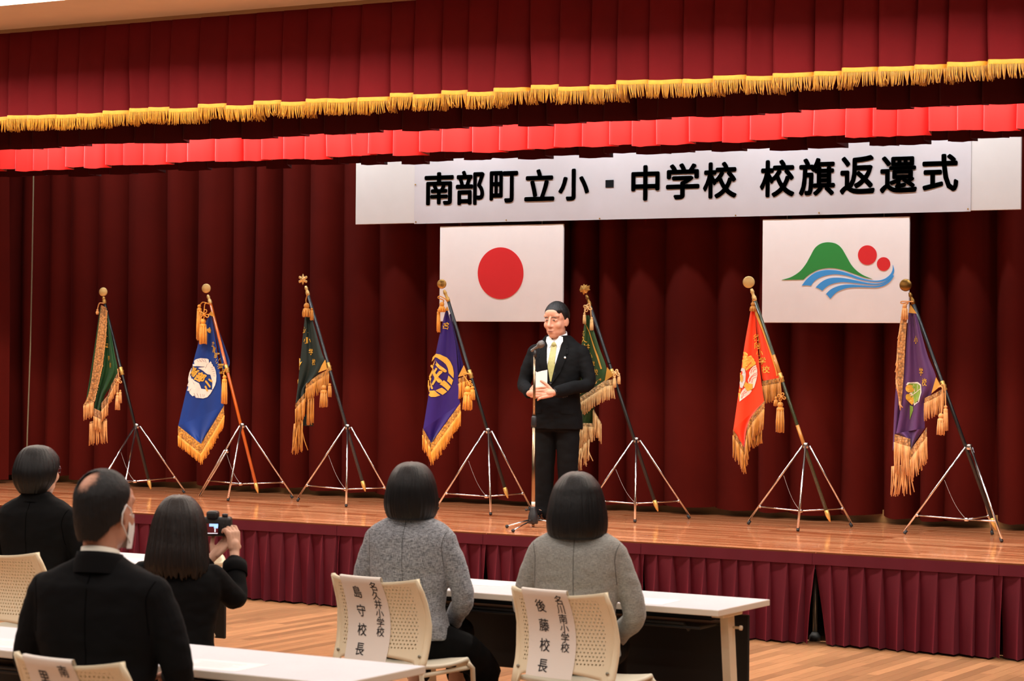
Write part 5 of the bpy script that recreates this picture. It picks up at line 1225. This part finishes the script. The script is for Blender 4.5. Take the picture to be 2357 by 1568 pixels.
# --- the speaker on the stage ------------------------------------------------
KS = .00306
mp_ = at_z(1277, 1196, HS)
sp_ = thing('person', 'man in a black suit and pale green tie speaking on the stage', 'person', (mp_.x, mp_.y+.02, HS+.005), math.pi+.18)
HT = 1.575
b = Blob(); hcen = (0, .03, HT-.128); T, Rm = head(b, hcen, -.16, -.06, 1.04)
b.tube([T((0, -.02, -.06)), (0, .01, 1.30), (0, -.01, 1.22)], [.055, .057, .075], 14, 2)
b.loft(scurve([(0, 0, .74, .14, .10), (0, .01, .90, .13, .10), (0, 0, 1.1, .145, .10), (0, -.01, 1.22, .165, .085), (0, -.01, 1.27, .08, .055)], 3), 28)
shR, elR, wrR = Vector((.178, -.015, 1.215)), Vector((.248, .03, .975)), Vector((.118, .262, .915))
shL, elL, wrL = Vector((-.178, -.015, 1.215)), Vector((-.248, .03, .985)), Vector((-.075, .275, .925))
for a, c, d in ((shR, elR, wrR), (shL, elL, wrL)): b.tube([a, c, d], [.045, .036, .025], 10, 1)
tr = hand(b, wrR, (-.82, .50, .10), (.50, .82, .05), -1, curl=(.45, .7, .4), k=1.04, thumb=(-.6, .1, .70), tcurl=.2)
tl = hand(b, wrL, (.88, .36, -.12), (-.30, .85, .35), 1, curl=(.30, .5, .35), k=1.0, spread=.05, thumb=(.55, .15, .65), tcurl=.2)
for s in (-1, 1): b.tube([(s*.085, 0, .78), (s*.095, .01, .42), (s*.10, -.01, .09)], [.075, .055, .036], 12, 1); b.tube([(s*.10, -.01, .07), (s*.108, .09, .035)], [.030, .018], 8, 1)
obj('body', b.me('body', .0038, 1, soft=lambda c: c.z > 1.28, extra=7), skin_m, sp_)
face_parts(sp_, T, Rm, 1.04, None)
# jacket
j = Blob()
j.loft(scurve([(0, 0, .655, .190, .140), (0, .0, .72, .188, .142), (0, .008, .85, .172, .134), (0, .008, .95, .166, .128), (0, .004, 1.06, .180, .130), (0, -.004, 1.15, .198, .124), (0, -.012, 1.215, .205, .106), (0, -.016, 1.256, .185, .088), (0, -.016, 1.295, .135, .080), (0, -.012, 1.335, .090, .074)], 4), 48)
for a, c, d in ((shR, elR, wrR), (shL, elL, wrL)):
    e = c+(d-c)*.90; j.tube([a+Vector((0, 0, -.004)), a.lerp(c, .5)+Vector((.010 if a.x > 0 else -.010, -.006, 0)), c, c.lerp(e, .5), e], [.060, .055, .050, .046, .044], 16, 4)
jm = j.me('jacket', .0058, 5, .0045, 11., 2.)
jo = obj('jacket', jm, suit_black, sp_)
bv = BVHTree.FromPolygons([v.co.copy() for v in jm.vertices], [tuple(p.vertices) for p in jm.polygons])
def front(x, z, eps=.004):
    h = bv.ray_cast(Vector((x, .6, z)), Vector((0, -1, 0)))
    y = h[0].y if h[0] is not None else .062
    return Vector((x, min(y, .17)+eps, z))
def garment(name, poly, mat, eps=.004, n=3, th=0.):
    bm = bmesh.new(); vs_ = [bm.verts.new((x, 0, z)) for x, z in poly]; f = bm.faces.new(vs_); bmesh.ops.triangulate(bm, faces=[f])
    for _ in range(n): bmesh.ops.subdivide_edges(bm, edges=[e for e in bm.edges if e.calc_length() > .02], cuts=1); bmesh.ops.triangulate(bm, faces=bm.faces[:])
    for v in bm.verts: v.co = front(v.co.x, v.co.z, eps)
    me = bpy.data.meshes.new(name); bm.to_mesh(me); bm.free(); return obj(name, me, mat, sp_)
garment('shirt', [(-.056, 1.305), (.056, 1.305), (.052, 1.20), (.006, 1.00), (-.006, 1.00), (-.055, 1.20)], shirt_white, .003)
tie_m = M('tie_green', (158, 154, 96), .5, sheen=.2, var=.12, vscale=60)
garment('tie', [(-.020, 1.285), (.020, 1.285), (.016, 1.255), (.030, 1.08), (.012, 1.00), (-.012, 1.00), (-.030, 1.08), (-.016, 1.255)], tie_m, .009)
kn = MB(); kp = front(0, 1.270, .012); kn.sphere(kp, (.019, .010, .017), 14, 8); kn.build('tie_knot', tie_m, sp_, True)
for s in (-1, 1):
    garment('lapel', [(s*.062, 1.312), (s*.100, 1.278), (s*.115, 1.205), (s*.090, 1.190), (s*.105, 1.165), (s*.070, 1.07), (s*.010, .985), (s*.002, .99), (s*.045, 1.19)], suit_black, .010)
    cpts = [(s*.003, 1.292), (s*.040, 1.330), (s*.062, 1.324), (s*.066, 1.292), (s*.038, 1.242)]
    garment('shirt_collar_wing', cpts, shirt_white, .013, 2)
    garment('pocket_flap', [(s*.075, .80), (s*.155, .795), (s*.155, .765), (s*.075, .77)], suit_black, .004, 2)
rows = []
for z, r in ((1.275, .080), (1.312, .073), (1.352, .068), (1.350, .064), (1.29, .062)):
    rows.append([(r*math.cos(w), .004+r*1.02*math.sin(w), z-.022*math.sin(w)) for w in np.linspace(math.radians(115), math.radians(425), 44)])
MB().grid(rows).build('shirt_collar', shirt_white, sp_, True)
pn = front(-.098, 1.175, .013); MB().lathe([(.001, .003), (.007, .002), (.008, 0)], 14, pn, (0, 1, 0)).build('lapel_pin', M('pin_white', (240, 240, 236), .3), sp_, True)
for z in (.985, .92): p = front(.002, z, .008); MB().lathe([(.001, .003), (.008, .002), (.009, 0)], 12, p, (0, 1, 0)).build('button', M('button_black', (12, 12, 12), .3), sp_, True)
dL = (wrL-elL).normalized()
MB().lathe([(.027, -.009), (.029, -.006), (.029, .006), (.027, .009)], 20, wrL-dL*.004, dL).build('wristwatch', M('watch_black', (16, 16, 16), .3, .3), sp_, True)
for i in range(3):
    p = elL.lerp(wrL, .70+.055*i)+Vector((-.012, -.02, -.045)); MB().sphere(p, .006, 10, 6).build('cuff_button', M('button_black', (12, 12, 12), .3), sp_, True)
# trousers, shoes
l = Blob(); l.loft(scurve([(0, 0, .64, .165, .125), (0, 0, .80, .16, .12), (0, .005, .90, .15, .11)], 3), 32)
for s in (-1, 1): l.tube([(s*.082, .0, .72), (s*.090, .012, .44), (s*.098, -.005, .12), (s*.098, .0, .045)], [.096, .080, .066, .066], 18, 4)
obj('trousers', l.me('trousers', .0075, 5, .004, 9., 5.), suit_black, sp_)
for s in (-1, 1):
    q = Blob(); q.ell((s*.098, -.02, .045), (.038, .055, .045)); q.ell((s*.112, .10, .036), (.042, .085, .032)); q.ell((s*.118, .165, .028), (.032, .04, .022)); q.mb.box((s*.105, .045, .009), (.064, .21, .018))
    obj('shoe', q.me('shoe', .005, 3), M('shoe_gloss', (12, 12, 13), .12, coat=.6), sp_)
# hair
def hm(T):
    V = []; F = []; nth, nr = 84, 34
    for i in range(nr+1):
        ph = math.pi*.74*i/nr
        for k in range(nth):
            w = 2*math.pi*k/nth; d = Vector((math.sin(ph)*math.cos(w), math.sin(ph)*math.sin(w), math.cos(ph)))
            a = math.degrees(abs((w-math.pi/2+math.pi) % (2*math.pi)-math.pi))
            lowk = max(0, -d.z); up = 1+.05*max(0, d.z)
            p = Vector((d.x*.0845*(1-.12*lowk), -.010+d.y*.106*(1-.1*lowk), .030+d.z*.098*(1.2 if d.z < 0 else up)))
            zl = -.085 if a > 120 else (-.035 if a > 86 else (.010 if a > 72 else .068-.012*math.cos(math.radians(a*1.2))))
            if 58 < a <= 86: zl = .062-.097*((a-58)/28)**1.3
            if 86 < a <= 120: zl = -.035-.05*max(0, (a-104)/16)
            q_ = max(0., min(1., (p.z-zl+.012)/.022)); q_ = q_*q_*(3-2*q_); kk = .88+.12*q_; p = Vector((p.x*kk, (p.y+.01)*kk-.01, .03+(p.z-.03)*(kk if p.z > .03 else 1)))
            p += d*(.0022*noise.noise(Vector((d.x*26, d.y*9, d.z*9)))); V.append(T(p))
    for i in range(nr):
        for k in range(nth): F.append((i*nth+k, (i+1)*nth+k, (i+1)*nth+(k+1) % nth, i*nth+(k+1) % nth))
    return mesh('hair', V, F)
obj('hair', hm(T), hair_man, sp_)
# folded paper he holds
pa = thing('speech_paper', 'folded white paper held in the speaker\'s hands', 'paper', sp_.location+rotz((.028, .292, .925), math.pi+.18), math.pi+.18)
rows = []
for z in np.linspace(-.03, .15, 8):
    rows.append([(.050, -.004+.02*z, z+.014), (.036, .004, z+.002), (.020, .012, z-.006), (-.014, .004, z+.004), (-.052, -.008, z+.012)])
po = MB().grid(rows).build('paper', M('speech_white', (226, 218, 216), .7), pa, False)
sol = po.modifiers.new('thickness', 'SOLIDIFY'); sol.thickness = .0012
